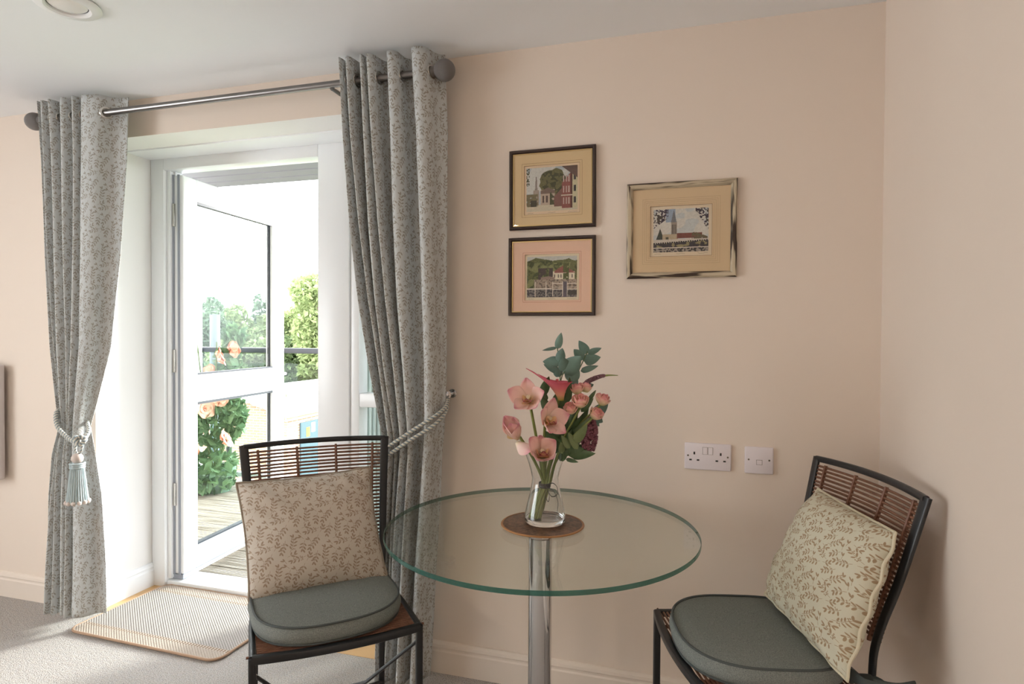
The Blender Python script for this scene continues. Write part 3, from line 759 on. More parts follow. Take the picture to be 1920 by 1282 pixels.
# ------------------------------------------------------------------ framed prints
def raster(kind, W, H):
    r = np.random.default_rng(sum(map(ord, kind)))
    yy, xx = np.mgrid[0:H, 0:W]; u = xx / W; v = 1 - yy / H      # v up
    im = np.zeros((H, W, 3))
    def nz(s, seed):
        q = np.random.default_rng(seed); g = q.random((s + 2, s + 2)); a, b = u * s, v * s
        i, j = a.astype(int), b.astype(int); fa, fb = a - i, b - j
        return (g[j, i] * (1 - fa) * (1 - fb) + g[j, i + 1] * fa * (1 - fb) + g[j + 1, i] * (1 - fa) * fb + g[j + 1, i + 1] * fa * fb)
    def put(mask, col, k=.0):
        c = np.array(srgb(*col)[:3]); m = mask[..., None]
        im[:] = np.where(m, c * (1 + k * (r.random((H, W))[..., None] - .5) * 2), im)
    n6, n12, n25, n40 = nz(6, 1), nz(12, 2), nz(25, 3), nz(40, 4)
    if kind == 'street':
        put(np.ones_like(u, bool), (178, 190, 198), .04); put(n6 > .55, (206, 208, 204), .03)
        put((v < .16), (206, 196, 170), .05)
        put((abs(u - .19) < .012 + .045 * np.clip(.78 - v, 0, .4)) & (v < .8) & (v > .2), (146, 134, 128), .1)
        put((abs(u - .19) < .06) & (v < .5) & (v > .14), (168, 154, 140), .12)
        put(((u - .52) / .27) ** 2 + ((v - .66) / .3) ** 2 + .5 * (n12 - .5) < 1, (112, 108, 66), .35)
        put((((u - .52) / .27) ** 2 + ((v - .66) / .3) ** 2 + .5 * (n12 - .5) < .9) & (n25 > .55), (74, 76, 50), .3)
        put((u < .22) & (v > .12) & (v < .4) & (n25 > .35), (122, 112, 76), .3); put((u > .08) & (u < .2) & (v > .12) & (v < .26), (70, 66, 52), .3)
        put((u > .28) & (u < .56) & (v > .14) & (v < .5) & (v < .62 - abs(u - .42) * .9), (190, 170, 150), .12)
        put((u > .28) & (u < .56) & (v > .40) & (v < .54 - abs(u - .42) * .5), (128, 104, 92), .12)
        for x in (.33, .4, .48): put((abs(u - x) < .018) & (v > .2) & (v < .36), (96, 76, 70), .1)
        put((u > .46) & (u < .56) & (v > .14) & (v < .42) & (n25 > .3), (84, 86, 58), .3)
        put((u > .54) & (v < .32 + (u - .54) * 1.25) & (v > .1) & (u < .72), (136, 92, 82), .12)
        put((u > .69) & (u < .9) & (v < .62 + (u - .69) * 1.3) & (v > .05), (150, 84, 76), .14)
        put((u > .86) & (u < .9) & (v > .05) & (v < .9), (104, 62, 56), .1)
        for x in (.73, .78, .83):
            for y in (.14, .40, .64): put((abs(u - x) < .012) & (v > y) & (v < y + .15), (196, 170, 160), .1)
        put((u > .68) & (u < .9) & (abs(v - .34) < .012), (206, 190, 170))
        put((u > .9) & (v > .05) & (v < .92), (206, 200, 160), .05)
        for y in (.16, .42, .68): put((abs(u - .945) < .022) & (v > y) & (v < y + .14), (70, 70, 74), .1)
        put((v > .72 + (1 - u) * .9) & (u > .7), (110, 86, 78), .15)
        put((u < .06) & (v > .6) & (n40 > .4), (80, 84, 56), .3)
    elif kind == 'weir':
        put(np.ones_like(u, bool), (196, 200, 196), .03)
        put(v < .9 + .12 * (n6 - .5) * 2, (104, 112, 66), .35); put((v < .9) & (n25 > .55), (72, 84, 52), .3); put((v < .85) & (n12 > .6), (132, 138, 84), .25)
        put((u > .22) & (u < .52) & (v > .42) & (v < .72) & (n12 > .4), (76, 66, 68), .3)
        put((u > .52) & (u < .95) & (v > .38) & (v < .63), (222, 212, 186), .04)
        put((u > .55) & (u < .98) & (v > .6) & (v < .78 - abs(u - .73) * .75), (150, 84, 76), .12)
        put((u > .72) & (u < .84) & (v > .42) & (v < .84) & (n25 > .2), (86, 98, 54), .3)
        for x in (.55, .63, .68, .9): put((abs(u - x) < .012) & (v > .48) & (v < .56), (110, 100, 96), .1)
        put((u > .28) & (u < .56) & (v > .44) & (v < .52 - abs(u - .42) * .2), (150, 128, 118), .1)
        put((u > .14) & (v > .2) & (v < .44), (168, 150, 134), .22); put((u > .14) & (v > .2) & (v < .44) & (n40 > .6), (110, 98, 88), .2)
        put((v < .2), (128, 124, 122), .3); put((v < .2) & (n40 > .55), (70, 70, 78), .2); put((u < .5) & (abs(v - .21) < .015), (226, 216, 204))
        for x in (.16, .38, .52, .72, .8): put((abs(u - x) < .008) & (v < .38) & (v > .02), (226, 218, 202))
        for y in (.34, .25, .2): put((u > .5) & (abs(v - y) < .008), (230, 222, 206))
        put((u > .72) & (u < .8) & (v < .38), (92, 88, 104), .2); put((u > .82) & (v > .06) & (v < .16), (62, 64, 64), .2)
    else:
        put(np.ones_like(u, bool), (196, 204, 206), .02); put(n6 > .5, (212, 210, 202), .02); put((u > .22) & (u < .4) & (v > .7), (150, 170, 196), .05)
        put((abs(u - .37) < .004 + .05 * np.clip(.97 - v, 0, .3) / .28) & (v > .7) & (v < .97), (120, 124, 130), .1)
        put((abs(u - .375) < .055) & (v < .7) & (v > .34), (158, 146, 132), .12)
        for x in (.345, .375, .405): put((abs(u - x) < .008) & (v > .42) & (v < .64), (92, 86, 82), .1)
        put((u > .16) & (u < .45) & (v > .26) & (v < .42), (188, 170, 138), .1); put((u > .22) & (u < .28) & (v > .26) & (v < .36), (92, 92, 74), .1)
        put((u < .16) & (v > .22) & (v < .56 - abs(u - .12) * 3.5), (60, 66, 58), .2)
        put((u > .43) & (u < .88) & (v > .32) & (v < .44), (136, 76, 66), .08); put((u > .7) & (u < .98) & (v > .3) & (v < .46 - abs(u - .75) * .5) & (n25 > .3), (112, 100, 74), .2)
        put((v < .3) & (v > .0), (150, 140, 128), .2)
        put((v < .3 + .0) & (v > .18 + u * .06), (206, 198, 186), .06)
        put((v < .2 + u * .06) & (v > .12), (72, 70, 78), .3); put((v < .2 + u * .06) & (v > .12) & (n25 > .6), (150, 142, 104), .2)
        put((abs(v - (.21 + u * .055)) < .015) & (((u * 24) % 1) < .55), (48, 46, 54))
        put((v < .1), (166, 156, 146), .15); put((v < .1) & (n40 > .55), (70, 72, 76), .2); put(abs(v - .105) < .008, (220, 210, 196))
        m = ((v > .56 + .9 * np.clip(u, 0, .25)) & (u < .27)) | ((u > .76) & (v > .95 - (u - .76) * 2.0))
        put(m & (n40 > .52), (66, 56, 76), .3); put(m & (n25 > .66), (84, 78, 72), .3)
    tex = .84 + .32 * (.5 * n40 + .5 * r.random((H, W))); im = im * tex[..., None]
    g_ = im.mean(-1, keepdims=True); im = np.clip(g_ + (im - g_) * .8, 0, 1)
    return im
def art_mat():
    t = NT('printed_paper'); a = t.n('ShaderNodeVertexColor'); a.layer_name = 'ink'
    return t.done(t.bsdf(a.outputs[0], .7, 0, None, .2))
M['ink'] = art_mat()
def picture(label, x0, x1, z0, z1, kind, art, border, mount_col, line_col, fw_, fmat, slip, paper_col, lines, depth=.018, tilt=0.):
    cx, cz = (x0 + x1) / 2, (z0 + z1) / 2; w, h = (x1 - x0) / 2, (z1 - z0) / 2
    root = thing('framed_print', label, 'picture', (cx, 0, cz), group='framed prints on the wall')
    root.rotation_euler = (0, tilt, 0)
    bm = BM(); prof = [(0, -.002), (0, -depth * .8), (fw_ * .25, -depth), (fw_ * .7, -depth * .92), (fw_, -depth * .6), (fw_, -.002)]
    rings = []
    for sx, sz in ((-1, -1), (1, -1), (1, 1), (-1, 1)):
        rings.append([bm.verts.new((sx * (w - a), y, sz * (h - a))) for a, y in prof])
    for k in range(4):
        a, b = rings[k], rings[(k + 1) % 4]
        for j in range(len(prof)): bm.faces.new((a[j], a[(j + 1) % len(prof)], b[(j + 1) % len(prof)], b[j]))
    obj('frame', bm, fmat, root, True, 20)
    if slip:
        bm = BM(); s = .0035; wi, hi = w - fw_, h - fw_
        for lo, hi_ in (((-wi, -hi), (wi, -hi + s)), ((-wi, hi - s), (wi, hi)), ((-wi, -hi + s), (-wi + s, hi - s)), ((wi - s, -hi + s), (wi, hi - s))):
            box(bm, (lo[0], -depth * .62, lo[1]), (hi_[0], -.0085, hi_[1]))
        obj('gilt_slip', bm, M['gilt'], root, False)
    ax0, ax1, az0, az1 = art[0] - cx, art[1] - cx, art[2] - cz, art[3] - cz
    b0 = border
    # mount board with a window cut out
    bm = BM(); e = .002; oo = [(-w + e, -h + e), (w - e, -h + e), (w - e, h - e), (-w + e, h - e)]
    ii = [(ax0 - b0, az0 - b0 * 1.3), (ax1 + b0, az0 - b0 * 1.3), (ax1 + b0, az1 + b0), (ax0 - b0, az1 + b0)]
    a = [bm.verts.new((x, -.0085, z)) for x, z in oo]; b = [bm.verts.new((x, -.0085, z)) for x, z in ii]; c = [bm.verts.new((x, -.0055, z)) for x, z in ii]
    for k in range(4):
        bm.faces.new((a[k], a[(k + 1) % 4], b[(k + 1) % 4], b[k])); bm.faces.new((b[k], b[(k + 1) % 4], c[(k + 1) % 4], c[k]))
    mt = obj('mount', bm, plain('mount_board', mount_col, .85), root, False)
    bm = BM()
    for off, lw in lines:
        q = [(ax0 - b0 - off, az0 - b0 * 1.3 - off), (ax1 + b0 + off, az0 - b0 * 1.3 - off), (ax1 + b0 + off, az1 + b0 + off), (ax0 - b0 - off, az1 + b0 + off)]
        (xa, za), (xb, zb_) = q[0], q[2]
        for lo, hi_ in (((xa, za), (xb, za + lw)), ((xa, zb_ - lw), (xb, zb_)), ((xa, za + lw), (xa + lw, zb_ - lw)), ((xb - lw, za + lw), (xb, zb_ - lw))):
            box(bm, (lo[0], -.0089, lo[1]), (hi_[0], -.0082, hi_[1]))
    obj('ruled_line', bm, plain('mount_line', line_col, .8), mt, False)
    bm = BM(); box(bm, (ax0 - b0 - .01, -.0054, az0 - b0 * 1.3 - .01), (ax1 + b0 + .01, -.003, az1 + b0 + .01)); pp = obj('paper', bm, plain('print_paper', paper_col, .85), root, False)
    W, H = 132, 108; im = raster(kind, W, H)
    xs = np.linspace(ax0, ax1, W + 1); zs = np.linspace(az1, az0, H + 1)
    X, Z = np.meshgrid(xs, zs); V = np.stack([X, np.full_like(X, -.0059), Z], -1).reshape(-1, 3)
    o = obj('print', (V, grid_faces(W + 1, H + 1)), M['ink'], root, False)
    ca = o.data.color_attributes.new('ink', 'FLOAT_COLOR', 'CORNER')
    col = np.ones((H, W, 4, 4), dtype=np.float32); col[..., :3] = im[:, :, None, :]
    ca.data.foreach_set('color', col.ravel())
    rr_ = random.Random(len(label)); pm_ = plain('pencil', srgb(96, 88, 84), .9)      # pencil caption strokes under the print
    for xa, L in ((ax0 + .004, .022), ((ax0 + ax1) / 2 - .014, .028), (ax1 - .036, .034)):
        pts = [(xa + L * q / 14, -.0057, az0 - .006 + rr_.uniform(-.0012, .0016)) for q in range(15)]
        obj('pencil_caption', sweep(BM(), pts, [(.00035, 0), (0, .00035), (-.00035, 0), (0, -.00035)], up=(0, 1, 0)), pm_, pp)
    bm = BM(); box(bm, (-w + fw_ * .8, -.0108, -h + fw_ * .8), (w - fw_ * .8, -.0098, h - fw_ * .8)); obj('glazing', bm, M['picture_glass'], root, False)
    return root
picture('dark framed street scene print, upper of the stacked pair', -.669, -.344, 1.7225, 2.0185, 'street', (-.6045, -.4115, 1.789, 1.951), .0085, srgb(222, 198, 156), srgb(170, 138, 104), .0132, M['frame_brown'], True, srgb(226, 204, 176), ((.0005, .0009), (.009, .0011)), tilt=R(-.3))
picture('dark framed riverside print with pink mount, lower of the stacked pair', -.671, -.343, 1.4015, 1.6925, 'weir', (-.6005, -.4115, 1.47, 1.621), .0085, srgb(236, 200, 178), srgb(196, 140, 116), .0132, M['frame_brown'], True, srgb(226, 216, 190), ((.0005, .0008), (.0075, .0012)))
t = NT('distressed_silver_frame'); co_ = t.n('ShaderNodeTexCoord'); geo = t.n('ShaderNodeNewGeometry'); s3 = t.n('ShaderNodeSeparateXYZ'); t.l(co_.outputs['Object'], s3.inputs[0])
ax = t.math('ABSOLUTE', t.math('DIVIDE', s3.outputs[0], .185)); az = t.math('ABSOLUTE', t.math('DIVIDE', s3.outputs[2], .168))
sel = t.math('GREATER_THAN', ax, az)
mA = t.n('ShaderNodeMapping'); mA.inputs['Scale'].default_value = (90, 20, 8); t.l(co_.outputs['Object'], mA.inputs[0])
mB = t.n('ShaderNodeMapping'); mB.inputs['Scale'].default_value = (8, 20, 90); t.l(co_.outputs['Object'], mB.inputs[0])
nn_ = t.mix(sel, t.noise(1, 2, mB.outputs[0]), t.noise(1, 2, mA.outputs[0]))
c = t.mix(t.ramp(nn_, .45, .58), srgb(190, 176, 152), srgb(58, 44, 36)); M['frame_silver'] = t.done(t.bsdf(c, .45, .15, None, .4))
picture('wide print of a church spire by a bridge in a distressed silver frame', -.2315, .138, 1.532, 1.866, 'church', (-.1395, .0455, 1.623, 1.773), .0115, srgb(222, 198, 162), srgb(156, 128, 100), .021, M['frame_silver'], False, srgb(226, 212, 188), ((.0005, .0012), (.006, .0004), (.013, .0005), (.019, .0004), (.026, .0004)), .02)

# ------------------------------------------------------------------ sockets
def plate(bm, w, h, d=.010):
    box(bm, (-w / 2, -d, -h / 2), (w / 2, 0, h / 2), .004, 3)
so = thing('power_socket', 'white double plug socket with two rocker switches on the wall', 'socket', (.0505, 0, .9125))
bm = BM(); plate(bm, .154, .092); obj('face_plate', bm, M['plastic'], so)
for x in (.0385 - .0505 + .003, .0585 - .0505 + .001):
    bm = BM(); box(bm, (x - .0075, -.0125, .0085), (x + .0075, -.0085, .0325), .0012, 2)
    s_ = obj('switch', bm, M['plastic'], so)
    bm = BM(); box(bm, (x - .0083, -.0103, .0077), (x + .0083, -.0096, .0333)); obj('switch_gap', bm, M['screw'], s_, False)
for cxs in (-.0445, .0425):
    for (dx, dz, w, h) in ((0, .011, .0055, .0095), (-.0125, -.0125, .0085, .005), (.0125, -.0125, .0085, .005)):
        bm = BM(); box(bm, (cxs + dx - w / 2, -.0104, dz - h / 2), (cxs + dx + w / 2, -.0092, dz + h / 2)); obj('pin_hole', bm, M['plastic_dark'], so, False)
for x in (-.0655, .0655): obj('screw', lathe(BM(), [(0, .0112), (.0028, .011), (.0034, .0095), (.0034, .008), (0, .008)], 14, M=Matrix.Translation((x, 0, .002)) @ Matrix.Rotation(R(90), 4, 'X')), M['screw'], so)
ts = thing('telephone_socket', 'small white telephone socket right of the plug socket', 'socket', (.216, 0, .9105))
bm = BM(); plate(bm, .091, .091); obj('face_plate', bm, M['plastic'], ts)
bm = BM(); box(bm, (-.008, -.0125, -.0135), (.009, -.0095, .0015), .0008, 1); box(bm, (-.0055, -.0128, -.011), (.0065, -.0123, -.001)); pt = obj('port_shutter', bm, M['plastic'], ts)
bm = BM(); box(bm, (-.009, -.0104, -.0145), (.010, -.0096, .0025)); obj('port_gap', bm, M['screw'], pt, False)
for x in (-.033, .032): obj('screw', lathe(BM(), [(0, .0112), (.0028, .011), (.0034, .0095), (.0034, .008), (0, .008)], 14, M=Matrix.Translation((x, 0, .002)) @ Matrix.Rotation(R(90), 4, 'X')), M['screw'], ts)

# ------------------------------------------------------------------ ceiling downlight, television
dl = thing('recessed_downlight', 'round white recessed ceiling downlight near the left curtain', 'ceiling light', (-1.965, -.71, ZC))
obj('trim_ring', lathe(BM(), [(.058, 0), (.095, -.002), (.096, -.006), (.088, -.012), (.066, -.014), (.060, -.010), (.058, -.002)], 48, close=True), M['white_paint'], dl)
obj('lamp_face', lathe(BM(), [(0, -.0115), (.03, -.0105), (.05, -.007), (.0555, -.003), (.0555, 0), (0, 0)], 40), M['bulb'], dl)
obj('gap_ring', lathe(BM(), [(.055, -.0005), (.0605, -.0005), (.0605, -.003), (.055, -.003)], 40, close=True), M['seal'], dl)
tv = thing('television', 'flat screen with pale bezel cut off by the left edge of the photo', 'television', (-3.785, -.02, .88))
bm = BM(); box(bm, (-.5, -.05, -.285), (.5, 0, .285), .006); obj('casing', bm, M['silver'], tv)
bm = BM(); box(bm, (-.485, -.052, -.262), (.485, -.049, .27)); obj('screen', bm, M['screen'], tv, False)
bm = BM(); box(bm, (-.15, 0, -.12), (.15, .02, .12), .002); obj('wall_bracket', bm, M['black'], tv)

# ------------------------------------------------------------------ door mat
t = NT('woven_mat'); co_ = t.n('ShaderNodeTexCoord'); s3 = t.n('ShaderNodeSeparateXYZ'); t.l(co_.outputs['Object'], s3.inputs[0])
wx = t.math('SINE', t.math('MULTIPLY', s3.outputs[0], 2 * PI / .015)); wy = t.math('SINE', t.math('MULTIPLY', s3.outputs[1], 2 * PI / .012))
ww = t.math('MULTIPLY', wx, wy); ay = t.math('ABSOLUTE', t.math('DIVIDE', s3.outputs[1], .255))
inner = t.math('LESS_THAN', ay, .70); edge1 = t.math('LESS_THAN', t.math('ABSOLUTE', t.math('SUBTRACT', ay, .74)), .035)
c = t.mix(t.ramp(ww, -.5, .5), srgb(132, 125, 120), srgb(182, 175, 170)); c2 = t.mix(t.noise(260, 2), srgb(150, 136, 124), srgb(190, 178, 166))
c3 = t.mix(t.math('GREATER_THAN', wx, 0), srgb(138, 116, 100), srgb(186, 174, 162))
cc = t.mix(inner, c2, c); cc = t.mix(edge1, cc, c3)
M['mat'] = t.done(t.bsdf(cc, .95, 0, t.bump(ww, .5, .003), .1)); M['mat_edge'] = plain('tan_binding', srgb(176, 146, 122), .85)
mtt = thing('door_mat', 'rectangular woven beige door mat with tan edging inside the balcony door', 'mat', (-2.235, .055, .0025), (0, 0, R(-1.5)))
def rrect(w, h, r, n=8):
    o = []
    for cx, cy_, a0 in ((w - r, h - r, 0), (-w + r, h - r, 90), (-w + r, -h + r, 180), (w - r, -h + r, 270)):
        for k in range(n + 1):
            a = R(a0 + 90 * k / n); o.append((cx + r * math.cos(a), cy_ + r * math.sin(a)))
    return o
outl = rrect(.41, .262, .05)
bm = BM(); lo = [bm.verts.new((x, y, 0.0)) for x, y in outl]; hi = [bm.verts.new((x, y, .009)) for x, y in outl]
bm.faces.new(hi); bm.faces.new(lo[::-1])
for i in range(len(lo)): bm.faces.new((lo[i], lo[(i + 1) % len(lo)], hi[(i + 1) % len(lo)], hi[i]))
obj('woven_field', bm, M['mat'], mtt, False)
bm = BM(); sweep(bm, [(x, y, .006) for x, y in outl], circ(.0055, 8), closed=True, up=(0, 0, 1)); obj('binding', bm, M['mat_edge'], mtt)

# ------------------------------------------------------------------ chairs
WF, WT2, ZF, ZT, YT, ZM, YM, YF = .235, .248, .45, .938, .33, .534, .219, -.2
def make_chair(label):
    root = thing('rattan_chair', label, 'chair', group='black metal rattan chairs')
    wr = WF - .02
    def post(s):     # rear upright and rear leg in one line
        return bez([(s * (wr + .004), YM + .02, -.0558), (s * wr, YM + .004, .28), (s * wr, YM, ZM - .05), (s * (wr + .004), YM + .012, ZM + .05), (s * (wr + .5 * (WT2 - wr)), (YM + YT) / 2 + .004, (ZM + ZT) / 2), (s * WT2, YT, ZT)], 40)
    for s in (-1, 1):
        bm = BM(); pts = post(s); k = [.78 + .35 * max(0, min(1, (p.z - .3) / .6)) for p in pts]
        sweep(bm, pts, sup(.0135, .0062, 16, 3), up=(0, 1, 0), scale=k); obj('rear_leg', bm, M['black'], root)
        bm = BM(); sweep(bm, [(s * WF, YF, -.0558), (s * WF, YF, ZF - .006)], sup(.0105, .0105, 14, 4)); obj('front_leg', bm, M['black'], root)
    bow = lambda x, w, d: d * (1 - (x / w) ** 2)
    # top rail, bowed backwards
    bm = BM(); sweep(bm, [(x, YT + bow(x, WT2, .03) - .002, ZT - .006 + bow(x, WT2, .004)) for x in np.linspace(-WT2, WT2, 21)], sup(.0085, .0095, 14, 3), up=(0, 0, 1)); obj('top_rail', bm, M['black'], root)
    # seat frame: bowed front rail, side rails, rear rail
    bm = BM(); sweep(bm, [(x, YF - bow(x, WF, .022), ZF - .012) for x in np.linspace(-WF, WF, 17)], sup(.011, .012, 14, 4), up=(0, 0, 1))
    for s in (-1, 1): sweep(bm, [(s * WF, YF, ZF - .012), (s * (WF - .004), 0, ZF - .014), (s * wr, YM, ZF - .012)], sup(.0095, .011, 14, 4), up=(0, 0, 1))
    sweep(bm, [(-wr, YM, ZF - .012), (wr, YM, ZF - .012)], sup(.0095, .011, 14, 4), up=(0, 0, 1)); obj('seat_frame', bm, M['black'], root)
    # rattan back: rods bound by four uprights
    bm = BM(); z = ZM + .03
    def surf(x, z):
        f = (z - ZM) / (ZT - ZM); w = wr + f * (WT2 - wr)
        return Vector((x, YM + .012 + f * (YT - YM - .012) + bow(x, w, .03 * max(0, f)), z)), w
    rr_ = random.Random(4)
    while z < ZT - .022:
        w = surf(0, z)[1]; dz = rr_.uniform(-.001, .001)
        tube(bm, [surf(x, z + dz)[0] for x in np.linspace(-w + .001, w - .001, 13)], .0038, 6); z += .0120
    obj('back_rods', bm, M['rattan'], root)
    for xf in (-.82, -.28, .28, .82):
        bm = BM(); pts = []
        for k in range(49):
            z = ZM + .015 + (ZT - .02 - ZM - .015) * k / 48; p, w = surf(xf * (wr + (z - ZM) / (ZT - ZM) * (WT2 - wr)), z); pts.append(p + Vector((0, -.001, 0)))
        sweep(bm, pts, circ(.0042, 8, .0058), scale=[1 + .25 * (k % 2) for k in range(49)]); obj('back_binding', bm, M['rattan'], root)
    # rattan seat
    bm = BM(); y = YF + .012 - .018
    while y < YM - .012:
        w = WF - .012 if y > YF + .012 else (WF - .012) * max(.3, math.sqrt(max(0, (1 - (YF - y) / .022))))
        if y < YF: w = WF * math.sqrt(max(.05, 1 - (YF - y) / .022)) - .02
        tube(bm, [(-w, y, ZF - .006), (0, y, ZF - .009), (w, y, ZF - .006)], .0036, 6); y += .0118
    obj('seat_rods', bm, M['rattan'], root)
    bm = BM()
    for x in (-.15, 0, .15): sweep(bm, [(x, YF + .0, ZF - .016), (x, YM, ZF - .016)], circ(.006, 8))
    obj('seat_binding', bm, M['rattan'], root)
    for s in (-1, 1):
        bm = BM(); tube(bm, [(s * WF, YF, .40), (s * .1, YF + .13, .22 + .012 * s), (-s * wr, YM + .008, .05)], .0055, 8); obj('cross_brace', bm, M['black'], root)
    return root
ch1 = make_chair('black rattan-backed chair in front of the balcony door, left of the table')
ch1.scale = ch2_s = (.96, .96, .96); ch1.location = (-1.104 * .96, -2.2278 + 1.7008 * .96, .0535); ch1.rotation_euler = (0, 0, .716)
ch2 = copy_tree(ch1); ch2['label'] = 'black rattan-backed chair in the corner, right of the table'
ch2.location = (.162 * .96, -2.2278 + 1.8608 * .96, .0535); ch2.rotation_euler = (0, 0, -1.234)
bpy.context.view_layer.update()

def pad_outline(n=72):
    o = []
    for i in range(n):
        a = 2 * PI * i / n; c, s = math.cos(a), math.sin(a)
        p = 2.5 if s < 0 else 4.0
        k = (abs(c) ** p + abs(s) ** p) ** (-1 / p)
        o.append((.222 * k * c, .207 * k * s))
    return o
def seat_pad(label, chair, dx, dy, rot, tilt=0., ties=()):
    root = thing('seat_pad', label, 'cushion', group='grey seat pads')
    ol = pad_outline(); bm = BM(); rings = []
    prof = [(0.0, .0), (.86, .0), (.96, .004), (1.0, .016), (1.015, .03), (1.0, .046), (.975, .0545)]
    dome = [(.95, .056), (.85, .0605), (.7, .064), (.5, .066), (.25, .067), (0, .067)]
    for f, z in prof + dome:
        if f == 0: rings.append([bm.verts.new((0, 0, z))])
        else: rings.append([bm.verts.new((x * f, y * f, z + (.0022 * math.sin(9 * x + 4 * y) if z > .05 else 0))) for x, y in ol])
    for a, b in zip(rings, rings[1:]):
        n = len(ol)
        for i in range(n):
            j = (i + 1) % n
            if len(a) == 1: bm.faces.new((a[0], b[j], b[i]))
            elif len(b) == 1: bm.faces.new((a[i], a[j], b[0]))
            else: bm.faces.new((a[i], a[j], b[j], b[i]))
    obj('pad_cover', bm, M['pad'], root, angle=None)
    for z, f in ((.0548, .975), (.006, .975)):
        bm = BM(); sweep(bm, [(x * f, y * f, z + (.001 if z > .05 else 0)) for x, y in ol], circ(.0034, 8), closed=True, up=(0, 0, 1)); obj('piping', bm, M['pad_piping'], root)
    # tie strap round the rear post
    for s in ties:
        bm = BM(); px, py = s * (WF - .02) - dx, YM - dy
        sweep(bm, bez([(s * .17, .19, .02), (px - s * .03, py - .03, .03), (px + s * .016, py - .018, .03), (px + s * .022, py + .02, .028), (px, py + .026, .024), (px - s * .025, py + .01, .02), (s * .17, .2, .016)], 36), sup(.003, .013, 10, 4), up=(0, 0, 1)); obj('tie_strap', bm, M['pad_piping'], root)
        bm = BM(); sweep(bm, bez([(px + s * .018, py + .0, .032), (px + s * .03, py + .05, .03), (px + s * .028, py + .095, .036)], 10), sup(.004, .013, 10, 4), up=(0, 0, 1)); obj('tie_tail', bm, M['pad_piping'], root)
    root.matrix_world = chair.matrix_world @ Matrix.Translation((dx, dy, ZF - .0005)) @ Matrix.Rotation(rot, 4, 'Z') @ Matrix.Rotation(tilt, 4, 'X')
    return root
seat_pad('grey canvas pad on the chair by the balcony door', ch1, -.012, -.012, R(4))
seat_pad('grey canvas pad on the chair in the right corner', ch2, .012, -.012, R(-6), ties=(1,))

def throw_cushion(label, chair, corners, bulge, mat, seed, pull=.05, ears=(0, 0, 0, 0), face_uv=.41):
    root = thing('scatter_cushion', label, 'cushion', group='leaf-print scatter cushions')
    TL, TR, BR, BL = [Vector(c) for c in corners]; cen = (TL + TR + BR + BL) / 4
    n = 61; r = np.random.default_rng(seed)
    X = ((TR + BR) - (TL + BL)).normalized(); Y0 = ((TL + TR) - (BL + BR)); N = X.cross(Y0).normalized()
    if N.y > 0: N = -N                          # towards the sitter
    ph = r.uniform(0, 6.28, 6)
    def P(u, v):                              # u,v in -1..1
        a, b = (u + 1) / 2, (v + 1) / 2
        # edges drawn inwards between the corners
        uu = u * (1 - pull * (1 - v * v)); vv = v * (1 - pull * (1 - u * u))
        a, b = (uu + 1) / 2, (vv + 1) / 2
        return (BL * (1 - a) * (1 - b) + BR * a * (1 - b) + TL * (1 - a) * b + TR * a * b) - cen
    def H(u, v, side):
        e = max(0., (1 - abs(u) ** 2.6)) * max(0., (1 - abs(v) ** 2.6))
        h = bulge * e ** .55
        w = .006 * e ** .5 * (math.sin(5 * u + 3 * v + ph[0]) + .7 * math.sin(-4 * u + 7 * v + ph[1]))
        corner = .004 * (1 - e) * math.sin(14 * (u + v) + ph[2])
        return side * (h * (1 if side > 0 else .72) + .5 * w * (1 if side > 0 else .3)) + corner
    V = []; UV = []; F = []
    for side in (1, -1):
        base = len(V)
        for i in range(n):
            for j in range(n):
                u, v = j / (n - 1) * 2 - 1, i / (n - 1) * 2 - 1
                V.append(P(u, v) + N * H(u, v, side)); UV.append((u * face_uv / 2 + (0 if side > 0 else .37), v * face_uv / 2))
        f = [tuple(x + base for x in q) for q in grid_faces(n, n)]
        F += f
    o = obj('cushion_cover', (V, F, UV), mat, root, angle=None)
    bm = bmesh.new(); bm.from_mesh(o.data); bmesh.ops.remove_doubles(bm, verts=bm.verts[:], dist=1e-5); bmesh.ops.recalc_face_normals(bm, faces=bm.faces[:]); bm.to_mesh(o.data); bm.free()
    edge = [(k / 40 * 2 - 1, -1) for k in range(40)] + [(1, k / 40 * 2 - 1) for k in range(40)] + [(1 - k / 40 * 2, 1) for k in range(40)] + [(-1, 1 - k / 40 * 2) for k in range(40)]
    pts = [P(u, v) + N * H(u, v, 1) + .0005 * N for u, v in edge]
    bm = BM(); sweep(bm, pts, circ(.0042, 8), closed=True); obj('piping', bm, M['piping'] if seed == 1 else M['piping_cream'], root)
    root.matrix_world = chair.matrix_world @ Matrix.Translation(cen)
    return root
throw_cushion('taupe leaf-print cushion leaning on the chair by the balcony door', ch1, [(-.272, .205, .836), (.166, .21, .852), (.2, .062, .492), (-.237, .056, .49)], .074, M['cushion'], 1, .05)
throw_cushion('cream leaf-print cushion leaning on the chair in the corner', ch2, [(-.142, .272, .861), (.239, .262, .846), (.299, .10, .517), (-.136, .11, .535)], .084, M['cushion_pale'], 2, .02)

